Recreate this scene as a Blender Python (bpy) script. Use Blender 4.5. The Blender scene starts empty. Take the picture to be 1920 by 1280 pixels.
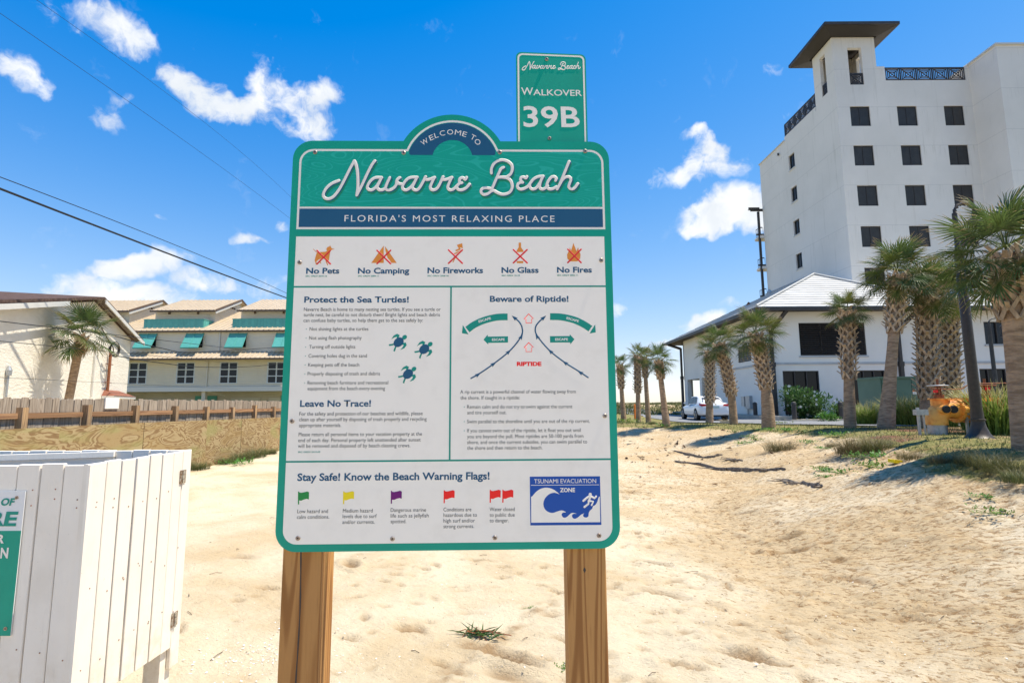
import bpy, math, random
import numpy as np
from mathutils import Vector, Matrix
from mathutils.geometry import tessellate_polygon
random.seed(7); rng = np.random.default_rng(11)
SC = bpy.context.scene; COL = SC.collection; PI = math.pi; R = math.radians

# ------------------------------------------------------------------ camera
F = 970.0; PITCH = R(6.88); ROLL = R(.35); EYE = Vector((0, 0, 1.6))
cf = Vector((0, math.cos(PITCH), math.sin(PITCH)))
_r = Vector((1, 0, 0)); _u = Vector((0, -math.sin(PITCH), math.cos(PITCH)))
cr = math.cos(ROLL) * _r - math.sin(ROLL) * _u
cu = math.sin(ROLL) * _r + math.cos(ROLL) * _u
cam = bpy.data.cameras.new('camera'); cam.sensor_width = 36; cam.lens = F / 1920 * 36
cam.clip_start = .05; cam.clip_end = 9000
co = bpy.data.objects.new('camera', cam); COL.objects.link(co)
m = Matrix((cr, cu, -cf)).transposed().to_4x4(); m.translation = EYE
co.matrix_world = m; SC.camera = co

def ray(px, py): return cf + cr * ((px - 960) / F) + cu * ((640 - py) / F)
def at(px, py, Y): d = ray(px, py); return EYE + d * (Y / d.y)
def onx(px, py, X): d = ray(px, py); return EYE + d * (X / d.x)
def onz(px, py, z): d = ray(px, py); return EYE + d * ((z - 1.6) / d.z)

# ------------------------------------------------------------------ sun, sky, exposure
SUN_AZ, SUN_EL = R(91), R(68)          # azimuth from +Y towards +X
SKY = .14; SUN = 3.6
sl = bpy.data.lights.new('sun', 'SUN'); sl.energy = SUN; sl.angle = R(.53); sl.color = (1, .93, .79)
so = bpy.data.objects.new('sun', sl); COL.objects.link(so)
sd = Vector((math.sin(SUN_AZ) * math.cos(SUN_EL), math.cos(SUN_AZ) * math.cos(SUN_EL), math.sin(SUN_EL)))
so.rotation_euler = sd.to_track_quat('Z', 'Y').to_euler(); so.location = (30, 20, 60)
SC.view_settings.view_transform = 'Standard'; SC.view_settings.look = 'None'
SC.view_settings.exposure = 1.08; SC.view_settings.gamma = 1
SC.cycles.max_bounces = 6; SC.cycles.diffuse_bounces = 4; SC.cycles.transparent_max_bounces = 8
W = bpy.data.worlds.new('World'); SC.world = W; W.use_nodes = True
nt = W.node_tree; nt.nodes.clear()
class G:
    """tiny node helper"""
    def __init__(s, t): s.t = t
    def n(s, typ, ins=None, **kw):
        n = s.t.nodes.new(typ)
        for k, v in kw.items(): setattr(n, k, v)
        for k, v in (ins or {}).items():
            if isinstance(v, bpy.types.NodeSocket): s.t.links.new(v, n.inputs[k])
            else: n.inputs[k].default_value = v
        return n
    def m(s, op, a, b=0.0, c=None, clamp=False):
        i = {0: a, 1: b}
        if c is not None: i[2] = c
        return s.n('ShaderNodeMath', i, operation=op, use_clamp=clamp).outputs[0]
    def mix(s, f, a, b, blend='MIX'):
        n = s.n('ShaderNodeMix', data_type='RGBA', blend_type=blend)
        for k, v in ((0, f), (6, a), (7, b)):
            if isinstance(v, bpy.types.NodeSocket): s.t.links.new(v, n.inputs[k])
            else: n.inputs[k].default_value = v if k == 0 else (tuple(v) + (1,))[:4]
        return n.outputs[2]
    def step(s, v, lo, hi, a=0., b=1.):
        return s.n('ShaderNodeMapRange', {0: v, 1: lo, 2: hi, 3: a, 4: b}, interpolation_type='SMOOTHSTEP').outputs[0]
    def noise(s, vec, scale, detail=4, rough=.55, dist=0.):
        return s.n('ShaderNodeTexNoise', {'Vector': vec, 'Scale': scale, 'Detail': detail, 'Roughness': rough, 'Distortion': dist})
g = G(nt)
tc = g.n('ShaderNodeTexCoord').outputs['Generated']
sep = g.n('ShaderNodeSeparateXYZ', {0: tc}).outputs
az = g.m('ARCTAN2', sep[0], sep[1]); el = g.m('ARCSINE', sep[2])
az2 = g.m('SUBTRACT', g.m('FLOORED_MODULO', g.m('ADD', az, 1.05), 2.0944), 1.05)   # the same cloud field goes on all round
vec = g.n('ShaderNodeCombineXYZ', {0: az2, 1: el}).outputs[0]
nz = g.noise(vec, 7, 4, .6).outputs['Color']
off = g.n('ShaderNodeVectorMath', {0: nz, 1: (.5, .5, .5)}, operation='SUBTRACT').outputs[0]
off = g.n('ShaderNodeVectorMath', {0: off, 'Scale': .10}, operation='SCALE').outputs[0]
wv = g.n('ShaderNodeVectorMath', {0: vec, 1: off}, operation='ADD').outputs[0]
# px centre, radii px, tilt (degrees, clockwise), weight
CL = [(165,12,70,30,10,1.),(235,48,80,30,22,1.1),(290,70,30,16,30,.7),(28,118,60,26,32,1.1),(70,152,36,16,40,.8),
 (348,134,44,24,30,1.15),(400,180,60,26,42,1.1),(455,208,62,24,8,1.15),(500,165,50,40,50,1.0),(560,195,44,34,10,.9),(606,185,32,28,0,.95),
 (575,238,50,26,-10,1.0),(200,212,34,22,40,.62),(240,175,30,10,-20,.4),(478,440,44,9,-4,.95),(530,412,14,9,0,.9),(316,403,13,9,0,.6),
 (205,510,80,20,-8,1.1),(270,495,70,17,-10,1.05),(385,526,66,19,3,1.05),(225,556,115,24,3,1.5),(330,480,40,10,5,.6),(512,530,34,17,0,1.),
 (1284,242,30,11,-25,.8),(1322,262,40,20,35,1.),(1335,295,60,28,10,1.0),(1300,325,48,22,-15,.95),(1236,336,26,14,0,.6),(1200,370,40,14,-20,.3),
 (1365,402,80,38,-8,1.6),(1330,418,48,28,0,1.3),(1420,415,60,30,0,1.4),(1452,150,16,20,0,.45),(1512,205,30,14,0,.55),
 (1325,606,38,14,-8,1.1),(1245,642,34,12,-4,1.0),(1152,588,20,10,0,.7),(1370,575,24,7,0,.4),(1180,700,60,14,0,.4),
 (90,590,60,10,0,.5),(500,110,40,14,20,.3),(640,330,20,10,0,.2)]
D = None
for (cx, cy, rx, ry, t, w) in CL:
    def ae(px, py):
        d = ray(px, py).normalized(); return Vector((math.atan2(d.x, d.y), math.asin(d.z)))
    c = ae(cx, cy); ct, st = math.cos(R(t)), math.sin(R(t))
    e1 = ae(cx + rx * ct, cy + rx * st) - c; e2 = ae(cx - ry * st, cy + ry * ct) - c
    mp = g.n('ShaderNodeMapping', {0: wv, 1: (c.x, c.y, 0), 2: (0, 0, math.atan2(e1.y, e1.x)), 3: (e1.length * 1.45, e2.length * 1.55, 1)}, vector_type='TEXTURE').outputs[0]
    ln = g.n('ShaderNodeVectorMath', {0: mp}, operation='LENGTH').outputs['Value']
    v = g.m('MULTIPLY', g.m('SUBTRACT', 1.0, g.m('MULTIPLY', ln, ln), clamp=True), w)
    D = v if D is None else g.m('ADD', g.m('MAXIMUM', D, v), g.m('MULTIPLY', g.m('MINIMUM', D, v), .35))
fb = g.noise(wv, 17, 8, .62).outputs[0]
fb1 = g.step(fb, .28, .70); fb2 = g.noise(wv, 46, 6, .6).outputs[0]
dens = g.m('SUBTRACT', D, g.m('ADD', g.m('MULTIPLY', g.m('SUBTRACT', 1., fb1), .92), g.m('MULTIPLY', fb2, .34)))
mask = g.step(dens, -.30, .78, 0, 1)
sky = g.n('ShaderNodeTexSky', sky_type='NISHITA', sun_disc=False, sun_elevation=SUN_EL, sun_rotation=SUN_AZ, altitude=0, air_density=1., dust_density=.0, ozone_density=1.6)
raw = g.n('ShaderNodeVectorMath', {0: sky.outputs[0], 1: (1.42, 1.42, 1.66)}, operation='MULTIPLY').outputs[0]
den = g.n('ShaderNodeVectorMath', {0: raw, 1: (.20, .20, .20), 2: (1, 1, 1)}, operation='MULTIPLY_ADD').outputs[0]
raw = g.n('ShaderNodeVectorMath', {0: raw, 1: den}, operation='DIVIDE').outputs[0]      # soft shoulder near the horizon
hs = g.n('ShaderNodeHueSaturation', {'Color': raw, 'Hue': .508, 'Saturation': 1.80, 'Value': 1.05}).outputs[0]
cc = g.mix(g.step(g.noise(wv, 11, 5).outputs[0], .35, .7), (3.0, 3.15, 3.3), (3.9, 3.9, 3.9))
skyc = g.mix(g.m('MULTIPLY', mask, .97), hs, cc)
bg = g.n('ShaderNodeBackground', {0: skyc, 1: SKY})
g.n('ShaderNodeOutputWorld', {0: bg.outputs[0]})

# ------------------------------------------------------------------ helpers
class MB:
    def __init__(s): s.v = []; s.f = []; s.mi = []; s.t = []
    def add(s, vs, fs, mi=0, t=0.):
        b = len(s.v); s.v += [tuple(v) for v in vs]; s.f += [tuple(b + i for i in f) for f in fs]; s.mi += [mi] * len(fs)
        s.t += (list(t) if hasattr(t, '__len__') else [t] * len(vs)); return s
    def box(s, x0, x1, y0, y1, z0, z1, mi=0, M=None):
        vs = [Vector((x, y, z)) for z in (z0, z1) for y in (y0, y1) for x in (x0, x1)]
        if M is not None: vs = [M @ v for v in vs]
        return s.add(vs, [(0, 2, 3, 1), (4, 5, 7, 6), (0, 1, 5, 4), (2, 6, 7, 3), (0, 4, 6, 2), (1, 3, 7, 5)], mi)
    def bar(s, a, b, w, h, mi=0, up=(0, 0, 1)):
        a = Vector(a); b = Vector(b); d = (b - a).normalized(); u = Vector(up)
        if abs(d.dot(u)) > .98: u = Vector((0, 1, 0))
        x = d.cross(u).normalized(); y = x.cross(d)
        vs = [p + x * i * w / 2 + y * j * h / 2 for p in (a, b) for i, j in ((-1, -1), (1, -1), (1, 1), (-1, 1))]
        return s.add(vs, [(3, 2, 1, 0), (4, 5, 6, 7)] + [(i, (i + 1) % 4, (i + 1) % 4 + 4, i + 4) for i in range(4)], mi)
    def tube(s, pts, rad, n=8, mi=0, caps=True, flat=1., fdir=None, tv=0.):
        pts = [Vector(p) for p in pts]; k = len(pts)
        if not hasattr(rad, '__len__'): rad = [rad] * k
        vs = []; px = None
        for i, p in enumerate(pts):
            d = (pts[min(i + 1, k - 1)] - pts[max(i - 1, 0)])
            d = d.normalized() if d.length > 1e-9 else Vector((0, 0, 1))
            if fdir is not None: y = Vector(fdir); x = d.cross(y).normalized()
            else:
                u = px if px is not None else (Vector((0, 0, 1)) if abs(d.z) < .9 else Vector((1, 0, 0)))
                x = (u - d * u.dot(d)).normalized(); y = d.cross(x); px = x
            for j in range(n):
                a = 2 * PI * j / n
                vs.append(p + x * math.cos(a) * rad[i] + y * math.sin(a) * rad[i] * flat)
        fs = [(i * n + j, i * n + (j + 1) % n, (i + 1) * n + (j + 1) % n, (i + 1) * n + j) for i in range(k - 1) for j in range(n)]
        if caps: fs += [tuple(range(n))[::-1], tuple((k - 1) * n + j for j in range(n))]
        return s.add(vs, fs, mi, tv)
    def lathe(s, c, prof, n=16, mi=0):
        c = Vector(c); return s.tube([c + Vector((0, 0, z)) for r_, z in prof], [max(r_, 1e-4) for r_, z in prof], n, mi)
    def prism(s, poly, ext, mi=0):
        """poly: 3D points (one plane), ext: extrusion vector"""
        poly = [Vector(p) for p in poly]; e = Vector(ext); n = len(poly)
        tr = tessellate_polygon([poly])
        vs = poly + [p + e for p in poly]
        fs = [tuple(t) for t in tr] + [tuple(i + n for i in t[::-1]) for t in tr] + [(i, (i + 1) % n, (i + 1) % n + n, i + n) for i in range(n)]
        return s.add(vs, fs, mi)
    def flat(s, poly, mi=0):
        poly = [Vector(p) for p in poly]
        return s.add(poly, [tuple(t) for t in tessellate_polygon([poly])], mi)
    def quad(s, a, b, c, d, mi=0): return s.add([a, b, c, d], [(0, 1, 2, 3)], mi)
    def mesh(s, name, mats, org=(0, 0, 0), smooth=False, attr=False, normals=True):
        me = bpy.data.meshes.new(name); o = Vector(org)
        me.from_pydata([tuple(Vector(v) - o) for v in s.v], [], s.f)
        for q in (mats if isinstance(mats, (list, tuple)) else [mats]): me.materials.append(q)
        if any(s.mi): me.polygons.foreach_set('material_index', s.mi)
        if attr:
            a = me.attributes.new('tip', 'FLOAT', 'POINT'); a.data.foreach_set('value', s.t)
        if normals:
            import bmesh
            bm = bmesh.new(); bm.from_mesh(me); bmesh.ops.recalc_face_normals(bm, faces=bm.faces); bm.to_mesh(me); bm.free()
        if smooth: me.shade_smooth() if smooth is True else me.set_sharp_from_angle(angle=R(smooth))
        me.update(); return me
    def obj(s, name, mats, parent=None, org=None, kind=None, label=None, **kw):
        """verts in world coordinates; the parent is an unrotated Empty at its own place"""
        if org is None: org = wloc(parent) if parent else (0, 0, 0)
        o = bpy.data.objects.new(name, s.mesh(name, mats, org, **kw)); COL.objects.link(o)
        o.location = Vector(org) - (wloc(parent) if parent else Vector((0, 0, 0)))
        if parent: o.parent = parent
        if kind: o['kind'] = kind
        if label: o['label'] = label
        return o
def wloc(o):
    v = Vector((0, 0, 0))
    while o: v += o.location; o = o.parent
    return v
def thing(name, label, cat, loc=(0, 0, 0), group=None, rz=0.):
    o = bpy.data.objects.new(name, None); COL.objects.link(o); o.location = loc; o.rotation_euler = (0, 0, rz)
    o['label'] = label; o['category'] = cat; o.empty_display_size = .2
    if group: o['group'] = group
    return o
def tag(o, label, cat, group=None):
    o['label'] = label; o['category'] = cat
    if group: o['group'] = group
    return o
def inst(name, me, parent, loc=(0, 0, 0), rot=(0, 0, 0), sc=1., mtx=None):
    o = bpy.data.objects.new(name, me); COL.objects.link(o)
    if parent: o.parent = parent
    if mtx is not None: o.matrix_local = mtx
    else: o.location = loc; o.rotation_euler = rot; o.scale = (sc, sc, sc) if not hasattr(sc, '__len__') else sc
    return o
def smooth_line(pts, sub=4):
    P = [Vector(p) for p in pts]; out = []
    for i in range(len(P) - 1):
        a, b, c, d = P[max(i - 1, 0)], P[i], P[i + 1], P[min(i + 2, len(P) - 1)]
        for j in range(sub):
            t = j / sub
            out.append(.5 * ((2 * b) + (c - a) * t + (2 * a - 5 * b + 4 * c - d) * t * t + (3 * b - a - 3 * c + d) * t ** 3))
    out.append(P[-1]); return out

def material(name, build):
    mt = bpy.data.materials.new(name); mt.use_nodes = True; t = mt.node_tree; t.nodes.clear(); g = G(t)
    out = g.n('ShaderNodeOutputMaterial'); b = g.n('ShaderNodeBsdfPrincipled')
    t.links.new(b.outputs[0], out.inputs[0]); build(g, b); return mt
def setp(g, b, **kw):
    for k, v in kw.items():
        k = k.replace('_', ' ')
        if isinstance(v, bpy.types.NodeSocket): g.t.links.new(v, b.inputs[k])
        else: b.inputs[k].default_value = v if not isinstance(v, tuple) else (v + (1,))[:4]
def mat(name, c1, c2=None, scale=4., rough=.75, bump=0., bscale=60., stretch=(1, 1, 1), lo=.35, hi=.65, metal=0., rand=0., spec=.4, world=False, detail=5, dist=0., bdist=.01):
    def f(g, b):
        co = g.n('ShaderNodeNewGeometry').outputs['Position'] if world else g.n('ShaderNodeTexCoord').outputs['Object']
        oi = g.n('ShaderNodeObjectInfo').outputs
        if rand:
            co = g.n('ShaderNodeVectorMath', {0: co, 1: g.n('ShaderNodeVectorMath', {0: oi['Random'], 'Scale': 37.}, operation='SCALE').outputs[0]}, operation='ADD').outputs[0]
        v = g.n('ShaderNodeVectorMath', {0: co, 1: stretch}, operation='MULTIPLY').outputs[0]
        col = c1
        if c2 is not None:
            col = g.mix(g.step(g.noise(v, scale, detail, .6, dist).outputs[0], lo, hi), c1, c2)
        if rand:
            k = g.m('MULTIPLY_ADD', oi['Random'], 2 * rand, 1 - rand)
            kk = g.n('ShaderNodeCombineXYZ', {0: k, 1: k, 2: k}).outputs[0]
            col = g.mix(1., col, kk, 'MULTIPLY')
        setp(g, b, Base_Color=col, Roughness=rough, Metallic=metal, Specular_IOR_Level=spec)
        if bump:
            h = g.noise(v, bscale, 6, .65).outputs[0]
            setp(g, b, Normal=g.n('ShaderNodeBump', {'Height': h, 'Strength': bump, 'Distance': bdist}).outputs[0])
    return material(name, f)

# ------------------------------------------------------------------ materials
M = {}
def sandf(g, b):
    P = g.n('ShaderNodeNewGeometry').outputs['Position']
    n1 = g.noise(P, .55, 5, .6, .4).outputs[0]; n2 = g.noise(P, 5.5, 6, .7).outputs[0]; n3 = g.noise(P, 160, 3, .7).outputs[0]
    xx = g.n('ShaderNodeSeparateXYZ', {0: P}).outputs[0]
    n1 = g.m('ADD', n1, g.m('MULTIPLY', g.step(xx, .2, 3.2), .08))
    c = g.mix(g.step(n1, .40, .68), (.64, .535, .375), (.52, .39, .23))
    c = g.mix(g.m('MULTIPLY', g.step(n2, .52, .76), .35), c, (.40, .285, .16))
    px_ = g.n('ShaderNodeMapping', {0: P, 2: (0, 0, R(-26)), 3: (.50, .23, 1.)}, vector_type='TEXTURE').outputs[0]
    st_ = g.noise(px_, 2.6, 8, .72, .3).outputs[0]; sm_ = g.noise(px_, 8., 5, .7).outputs[0]
    patch = g.m('MULTIPLY_ADD', g.step(xx, -.2, 3.4), .13, .0)
    c = g.mix(g.m('MULTIPLY', g.step(g.m('ADD', st_, patch), .60, .76), .62), c, (.47, .315, .155))
    c = g.mix(g.m('MULTIPLY', g.step(g.m('ADD', sm_, patch), .65, .705), .8), c, (.24, .14, .06))
    c = g.mix(g.m('MULTIPLY', g.step(g.noise(P, 55, 4, .7).outputs[0], .66, .74), .6), c, (.30, .19, .10))
    c = g.mix(g.m('MULTIPLY', g.step(n3, .58, .72), .45), c, (.33, .22, .12))
    c = g.mix(g.m('MULTIPLY', g.step(g.noise(P, 120, 2).outputs[0], .70, .73), .9), c, (.75, .72, .66))
    at_ = g.n('ShaderNodeAttribute', attribute_name='lawn').outputs['Fac']
    ln = g.m('ADD', at_, g.m('MULTIPLY', g.m('SUBTRACT', g.noise(P, 1.7, 7, .7).outputs[0], .5), 1.5))
    grass = g.mix(g.step(g.noise(P, 9, 5, .7).outputs[0], .35, .65), (.125, .13, .035), (.27, .23, .09))
    grass = g.mix(g.m('MULTIPLY', g.step(g.noise(P, 2.3, 4).outputs[0], .52, .66), .6), grass, (.30, .20, .11))
    c = g.mix(g.step(ln, .42, .62), c, grass)
    mu = g.n('ShaderNodeAttribute', attribute_name='mulch').outputs['Fac']
    c = g.mix(g.step(mu, .4, .6), c, g.mix(g.noise(P, 30, 4).outputs[0], (.10, .045, .03), (.26, .13, .08)))
    pit_dark = g.n('ShaderNodeAttribute', attribute_name='pit').outputs['Fac']
    c = g.mix(g.m('MULTIPLY', pit_dark, .8, clamp=True), c, (.26, .155, .07))  # damp sand colour in the pits, deepened to stand in for weak shading
    h = g.m('ADD', g.m('ADD', g.m('MULTIPLY', st_, -.8), g.m('MULTIPLY', sm_, -.55)), g.m('ADD', g.m('MULTIPLY', g.noise(P, 22, 8, .75).outputs[0], .4), g.m('MULTIPLY', n3, .10)))
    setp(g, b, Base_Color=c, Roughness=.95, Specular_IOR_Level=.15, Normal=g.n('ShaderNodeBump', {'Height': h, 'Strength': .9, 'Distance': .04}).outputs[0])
M['sand'] = material('sand', sandf)
TEAL = (.0, .335, .225)
NAVY = (.008, .085, .175)
M['teal'] = mat('teal_sign_face', TEAL, (.0, .30, .20), 3, .5, spec=.35)
def headf(g, b):
    P = g.n('ShaderNodeNewGeometry').outputs['Position']
    v = g.n('ShaderNodeVectorMath', {0: P, 1: (1., 1., 4.2)}, operation='MULTIPLY').outputs[0]
    n = g.noise(v, 2.6, 1.5, .4, .35).outputs[0]
    s = g.m('SINE', g.m('MULTIPLY', n, 120.))
    f = g.step(s, .72, .98, 0, .42)
    setp(g, b, Base_Color=g.mix(f, (0., .345, .245), (.03, .50, .40)), Roughness=.5, Specular_IOR_Level=.35)
M['header'] = material('teal_woodgrain_print', headf)
M['navy'] = mat('navy_print', NAVY, rough=.5)
M['panel'] = mat('panel_white', (.90, .84, .745), (.85, .79, .695), 14, .5, lo=.45, hi=.8)
M['white_print'] = mat('white_print', (.82, .76, .69), rough=.5)
M['black_print'] = mat('dark_print', (.045, .045, .045), rough=.6)
M['teal_print'] = mat('teal_print', (0, .27, .20), rough=.5)
M['orange_print'] = mat('orange_print', (.78, .27, .035), rough=.5)
M['red_print'] = mat('red_print', (.68, .02, .025), rough=.5)
M['brightred'] = mat('flag_red', (.9, .012, .01), rough=.5)
M['green_print'] = mat('flag_green', (.01, .25, .05), rough=.5)
M['yellow_print'] = mat('flag_yellow', (.85, .66, .01), rough=.5)
M['purple_print'] = mat('flag_purple', (.15, .0, .15), rough=.5)
M['blue_print'] = mat('evacuation_blue', (.0, .07, .36), rough=.5)
M['shadow_print'] = mat('dark_teal_print', (0, .22, .12), rough=.5)
M['screw'] = mat('screw_metal', (.42, .38, .34), (.25, .17, .12), 200, .45, metal=.7)
M['screw_dark'] = mat('screw_recess', (.05, .04, .035), rough=.6)
def woodf(c1, c2, c3, sc=1., axis='Z', green=None):
    def f(g, b):
        co = g.n('ShaderNodeTexCoord').outputs['Object']; oi = g.n('ShaderNodeObjectInfo').outputs['Random']
        co = g.n('ShaderNodeVectorMath', {0: co, 1: g.n('ShaderNodeVectorMath', {0: oi, 'Scale': 11.}, operation='SCALE').outputs[0]}, operation='ADD').outputs[0]
        st = {'Z': (1, 1, .045), 'Y': (1, .045, 1), 'X': (.045, 1, 1)}[axis]
        v = g.n('ShaderNodeVectorMath', {0: co, 1: st}, operation='MULTIPLY').outputs[0]
        n = g.noise(v, 6 * sc, 2, .5, .3).outputs[0]
        s = g.m('SINE', g.m('MULTIPLY', n, 95.)); s2 = g.m('SINE', g.m('MULTIPLY', n, 18.))
        fine = g.noise(v, 130 * sc, 3, .6).outputs[0]
        c = g.mix(g.step(s, -.3, 1.), c1, c2); c = g.mix(g.m('MULTIPLY', g.step(s2, .2, 1.), .22), c, c3)
        c = g.mix(g.m('MULTIPLY', g.step(fine, .5, .75), .45), c, c2)
        if green: c = g.mix(g.m('MULTIPLY', g.step(g.noise(v, 3.1, 3).outputs[0], .5, .62), .6), c, green)
        kn = g.m('MULTIPLY_ADD', oi, .3, .85); c = g.mix(1., c, g.n('ShaderNodeCombineXYZ', {0: kn, 1: kn, 2: kn}).outputs[0], 'MULTIPLY')
        setp(g, b, Base_Color=c, Roughness=.75, Specular_IOR_Level=.25, Normal=g.n('ShaderNodeBump', {'Height': g.m('ADD', s, g.m('MULTIPLY', fine, 2.)), 'Strength': .25, 'Distance': .002}).outputs[0])
    return f
M['post_wood'] = material('pine_post', woodf((.56, .285, .095), (.34, .15, .045), (.43, .185, .05)))
M['fence_wood'] = material('grey_fence_board', woodf((.34, .275, .21), (.20, .155, .115), (.45, .39, .32), 1.5))
M['rail_wood'] = material('brown_fence_rail', woodf((.36, .20, .10), (.20, .10, .05), (.28, .17, .10), 1., 'Y'))
M['fpost_wood'] = material('fence_post_wood', woodf((.44, .28, .14), (.26, .16, .09), (.36, .29, .22), 1.))
def plyf(g, b):
    co = g.n('ShaderNodeTexCoord').outputs['Object']; oi = g.n('ShaderNodeObjectInfo').outputs['Random']
    co = g.n('ShaderNodeVectorMath', {0: co, 1: g.n('ShaderNodeVectorMath', {0: oi, 'Scale': 23.}, operation='SCALE').outputs[0]}, operation='ADD').outputs[0]
    v = g.n('ShaderNodeVectorMath', {0: co, 1: (1, .55, 1.7)}, operation='MULTIPLY').outputs[0]
    n = g.noise(v, 1.9, 3, .5, .9).outputs[0]
    s = g.m('SINE', g.m('MULTIPLY', n, 74.)); w = g.step(s, -.6, 1.)
    c = g.mix(w, (.38, .285, .15), (.215, .13, .06)); c = g.mix(g.m('MULTIPLY', g.step(g.m('SINE', g.m('MULTIPLY', n, 21.)), -.2, .9), .5), c, (.30, .20, .08))
    c = g.mix(g.m('MULTIPLY', g.step(g.noise(v, 1.3, 3).outputs[0], .48, .65), .55), c, (.29, .29, .11))
    c = g.mix(g.m('MULTIPLY', g.step(g.noise(co, 40, 4).outputs[0], .5, .7), .3), c, (.22, .14, .06))
    setp(g, b, Base_Color=c, Roughness=.8, Specular_IOR_Level=.2)
M['plywood'] = material('treated_plywood', plyf)
def paintf(g, b):
    co = g.n('ShaderNodeTexCoord').outputs['Object']; oi = g.n('ShaderNodeObjectInfo').outputs['Random']
    co = g.n('ShaderNodeVectorMath', {0: co, 1: g.n('ShaderNodeVectorMath', {0: oi, 'Scale': 17.}, operation='SCALE').outputs[0]}, operation='ADD').outputs[0]
    v = g.n('ShaderNodeVectorMath', {0: co, 1: (1, 1, .07)}, operation='MULTIPLY').outputs[0]
    gr = g.noise(v, 70, 5, .7).outputs[0]
    c = g.mix(g.step(g.noise(co, 3, 5, .6).outputs[0], .4, .8), (.85, .785, .69), (.77, .70, .60))
    c = g.mix(g.m('MULTIPLY', g.step(gr, .55, .75), .22), c, (.60, .54, .45))
    z = g.n('ShaderNodeSeparateXYZ', {0: g.n('ShaderNodeNewGeometry').outputs['Position']}).outputs[2]
    dirt = g.m('MULTIPLY', g.step(z, .62, .22), g.step(g.noise(co, 8, 6, .7).outputs[0], .40, .68))
    c = g.mix(g.m('MULTIPLY', dirt, .45), c, (.56, .44, .30))
    c = g.mix(g.m('MULTIPLY', g.step(g.noise(co, 85, 2).outputs[0], .735, .76), .7), c, (.30, .24, .18))
    setp(g, b, Base_Color=c, Roughness=.5, Specular_IOR_Level=.35, Normal=g.n('ShaderNodeBump', {'Height': gr, 'Strength': .35, 'Distance': .0025}).outputs[0])
M['white_paint'] = material('white_paint', paintf)
M['white_metal_plate'] = mat('sign_white', (.74, .74, .73), rough=.4)
M['hinge'] = mat('rusty_hinge', (.26, .15, .08), (.50, .46, .40), 70, .45, metal=.6)
M['stucco'] = mat('cream_stucco', (.80, .745, .64), (.73, .675, .57), 1.1, .9, bump=.4, bscale=6.5, stretch=(1, 1, 2.2), bdist=.09)
def towf(g, b):
    P = g.n('ShaderNodeNewGeometry').outputs['Position']; S = g.n('ShaderNodeSeparateXYZ', {0: P}).outputs
    c = g.mix(g.step(g.noise(P, .22, 6, .6).outputs[0], .3, .75), (.83, .775, .695), (.75, .70, .62))
    sv = g.n('ShaderNodeVectorMath', {0: P, 1: (1.6, 1.6, .10)}, operation='MULTIPLY').outputs[0]
    c = g.mix(g.m('MULTIPLY', g.step(g.noise(sv, 1.4, 5, .7).outputs[0], .56, .74), .38), c, (.50, .455, .37))
    fl = g.m('FRACT', g.m('DIVIDE', g.m('ADD', S[2], 1.15), 3.35))
    c = g.mix(g.m('MULTIPLY', g.m('LESS_THAN', fl, .012), .35), c, (.42, .40, .36))
    near = g.step(fl, .55, .99); c = g.mix(g.m('MULTIPLY', g.m('MULTIPLY', near, g.step(g.noise(sv, 4.1, 4, .7).outputs[0], .54, .7)), .3), c, (.45, .42, .32))
    setp(g, b, Base_Color=c, Roughness=.9, Specular_IOR_Level=.2, Normal=g.n('ShaderNodeBump', {'Height': g.noise(P, 14, 5, .7).outputs[0], 'Strength': .2, 'Distance': .02}).outputs[0])
M['tower_stucco'] = material('off_white_stucco', towf)
def lowf(g, b):
    P = g.n('ShaderNodeNewGeometry').outputs['Position']
    c = g.mix(g.step(g.noise(P, .5, 5).outputs[0], .3, .8), (.82, .765, .68), (.75, .70, .62))
    z = g.n('ShaderNodeSeparateXYZ', {0: P}).outputs[2]
    fr = g.m('FRACT', g.m('MULTIPLY', z, 5.))
    setp(g, b, Base_Color=c, Roughness=.85, Normal=g.n('ShaderNodeBump', {'Height': g.step(fr, 0., .12), 'Strength': .25, 'Distance': .02}).outputs[0])
M['low_wall'] = material('white_lap_siding', lowf)
def sidef(g, b):
    P = g.n('ShaderNodeNewGeometry').outputs['Position']
    z = g.n('ShaderNodeSeparateXYZ', {0: P}).outputs[2]
    fr = g.m('FRACT', g.m('MULTIPLY', z, 6.5))
    c = g.mix(g.step(g.noise(P, .7, 4).outputs[0], .3, .8), (.63, .59, .50), (.57, .53, .445))
    setp(g, b, Base_Color=c, Roughness=.8, Normal=g.n('ShaderNodeBump', {'Height': g.step(fr, 0., .35), 'Strength': .7, 'Distance': .03}).outputs[0])
M['siding'] = material('beige_lap_siding', sidef)
M['trim'] = mat('pale_trim', (.62, .60, .55), rough=.6)
M['bluegrey_trim'] = mat('pale_blue_window_trim', (.55, .60, .62), rough=.5)
M['tan_roof'] = mat('tan_metal_roof', (.52, .42, .30), (.46, .37, .26), 2, .45, world=True)
M['brown_edge'] = mat('brown_gutter', (.12, .075, .05), rough=.6)
M['aqua'] = mat('aqua_panel', (.085, .34, .30), (.10, .38, .33), 3, .6, rand=.06)
M['shingle'] = mat('brown_shingle', (.06, .03, .02), (.11, .065, .045), 8, .9, bump=.6, bscale=18, bdist=.03)
M['shingle_red'] = mat('red_brown_shingle', (.26, .10, .06), (.20, .08, .05), 12, .9, bump=.5, bscale=20)
M['white_roof'] = mat('white_metal_roof', (.50, .495, .48), (.42, .415, .40), 1.2, .7, world=True)
M['dark_metal'] = mat('dark_bronze_metal', (.035, .030, .027), (.05, .043, .038), 8, .5)
M['soffit'] = mat('dark_soffit', (.05, .043, .038), rough=.8)
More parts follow.
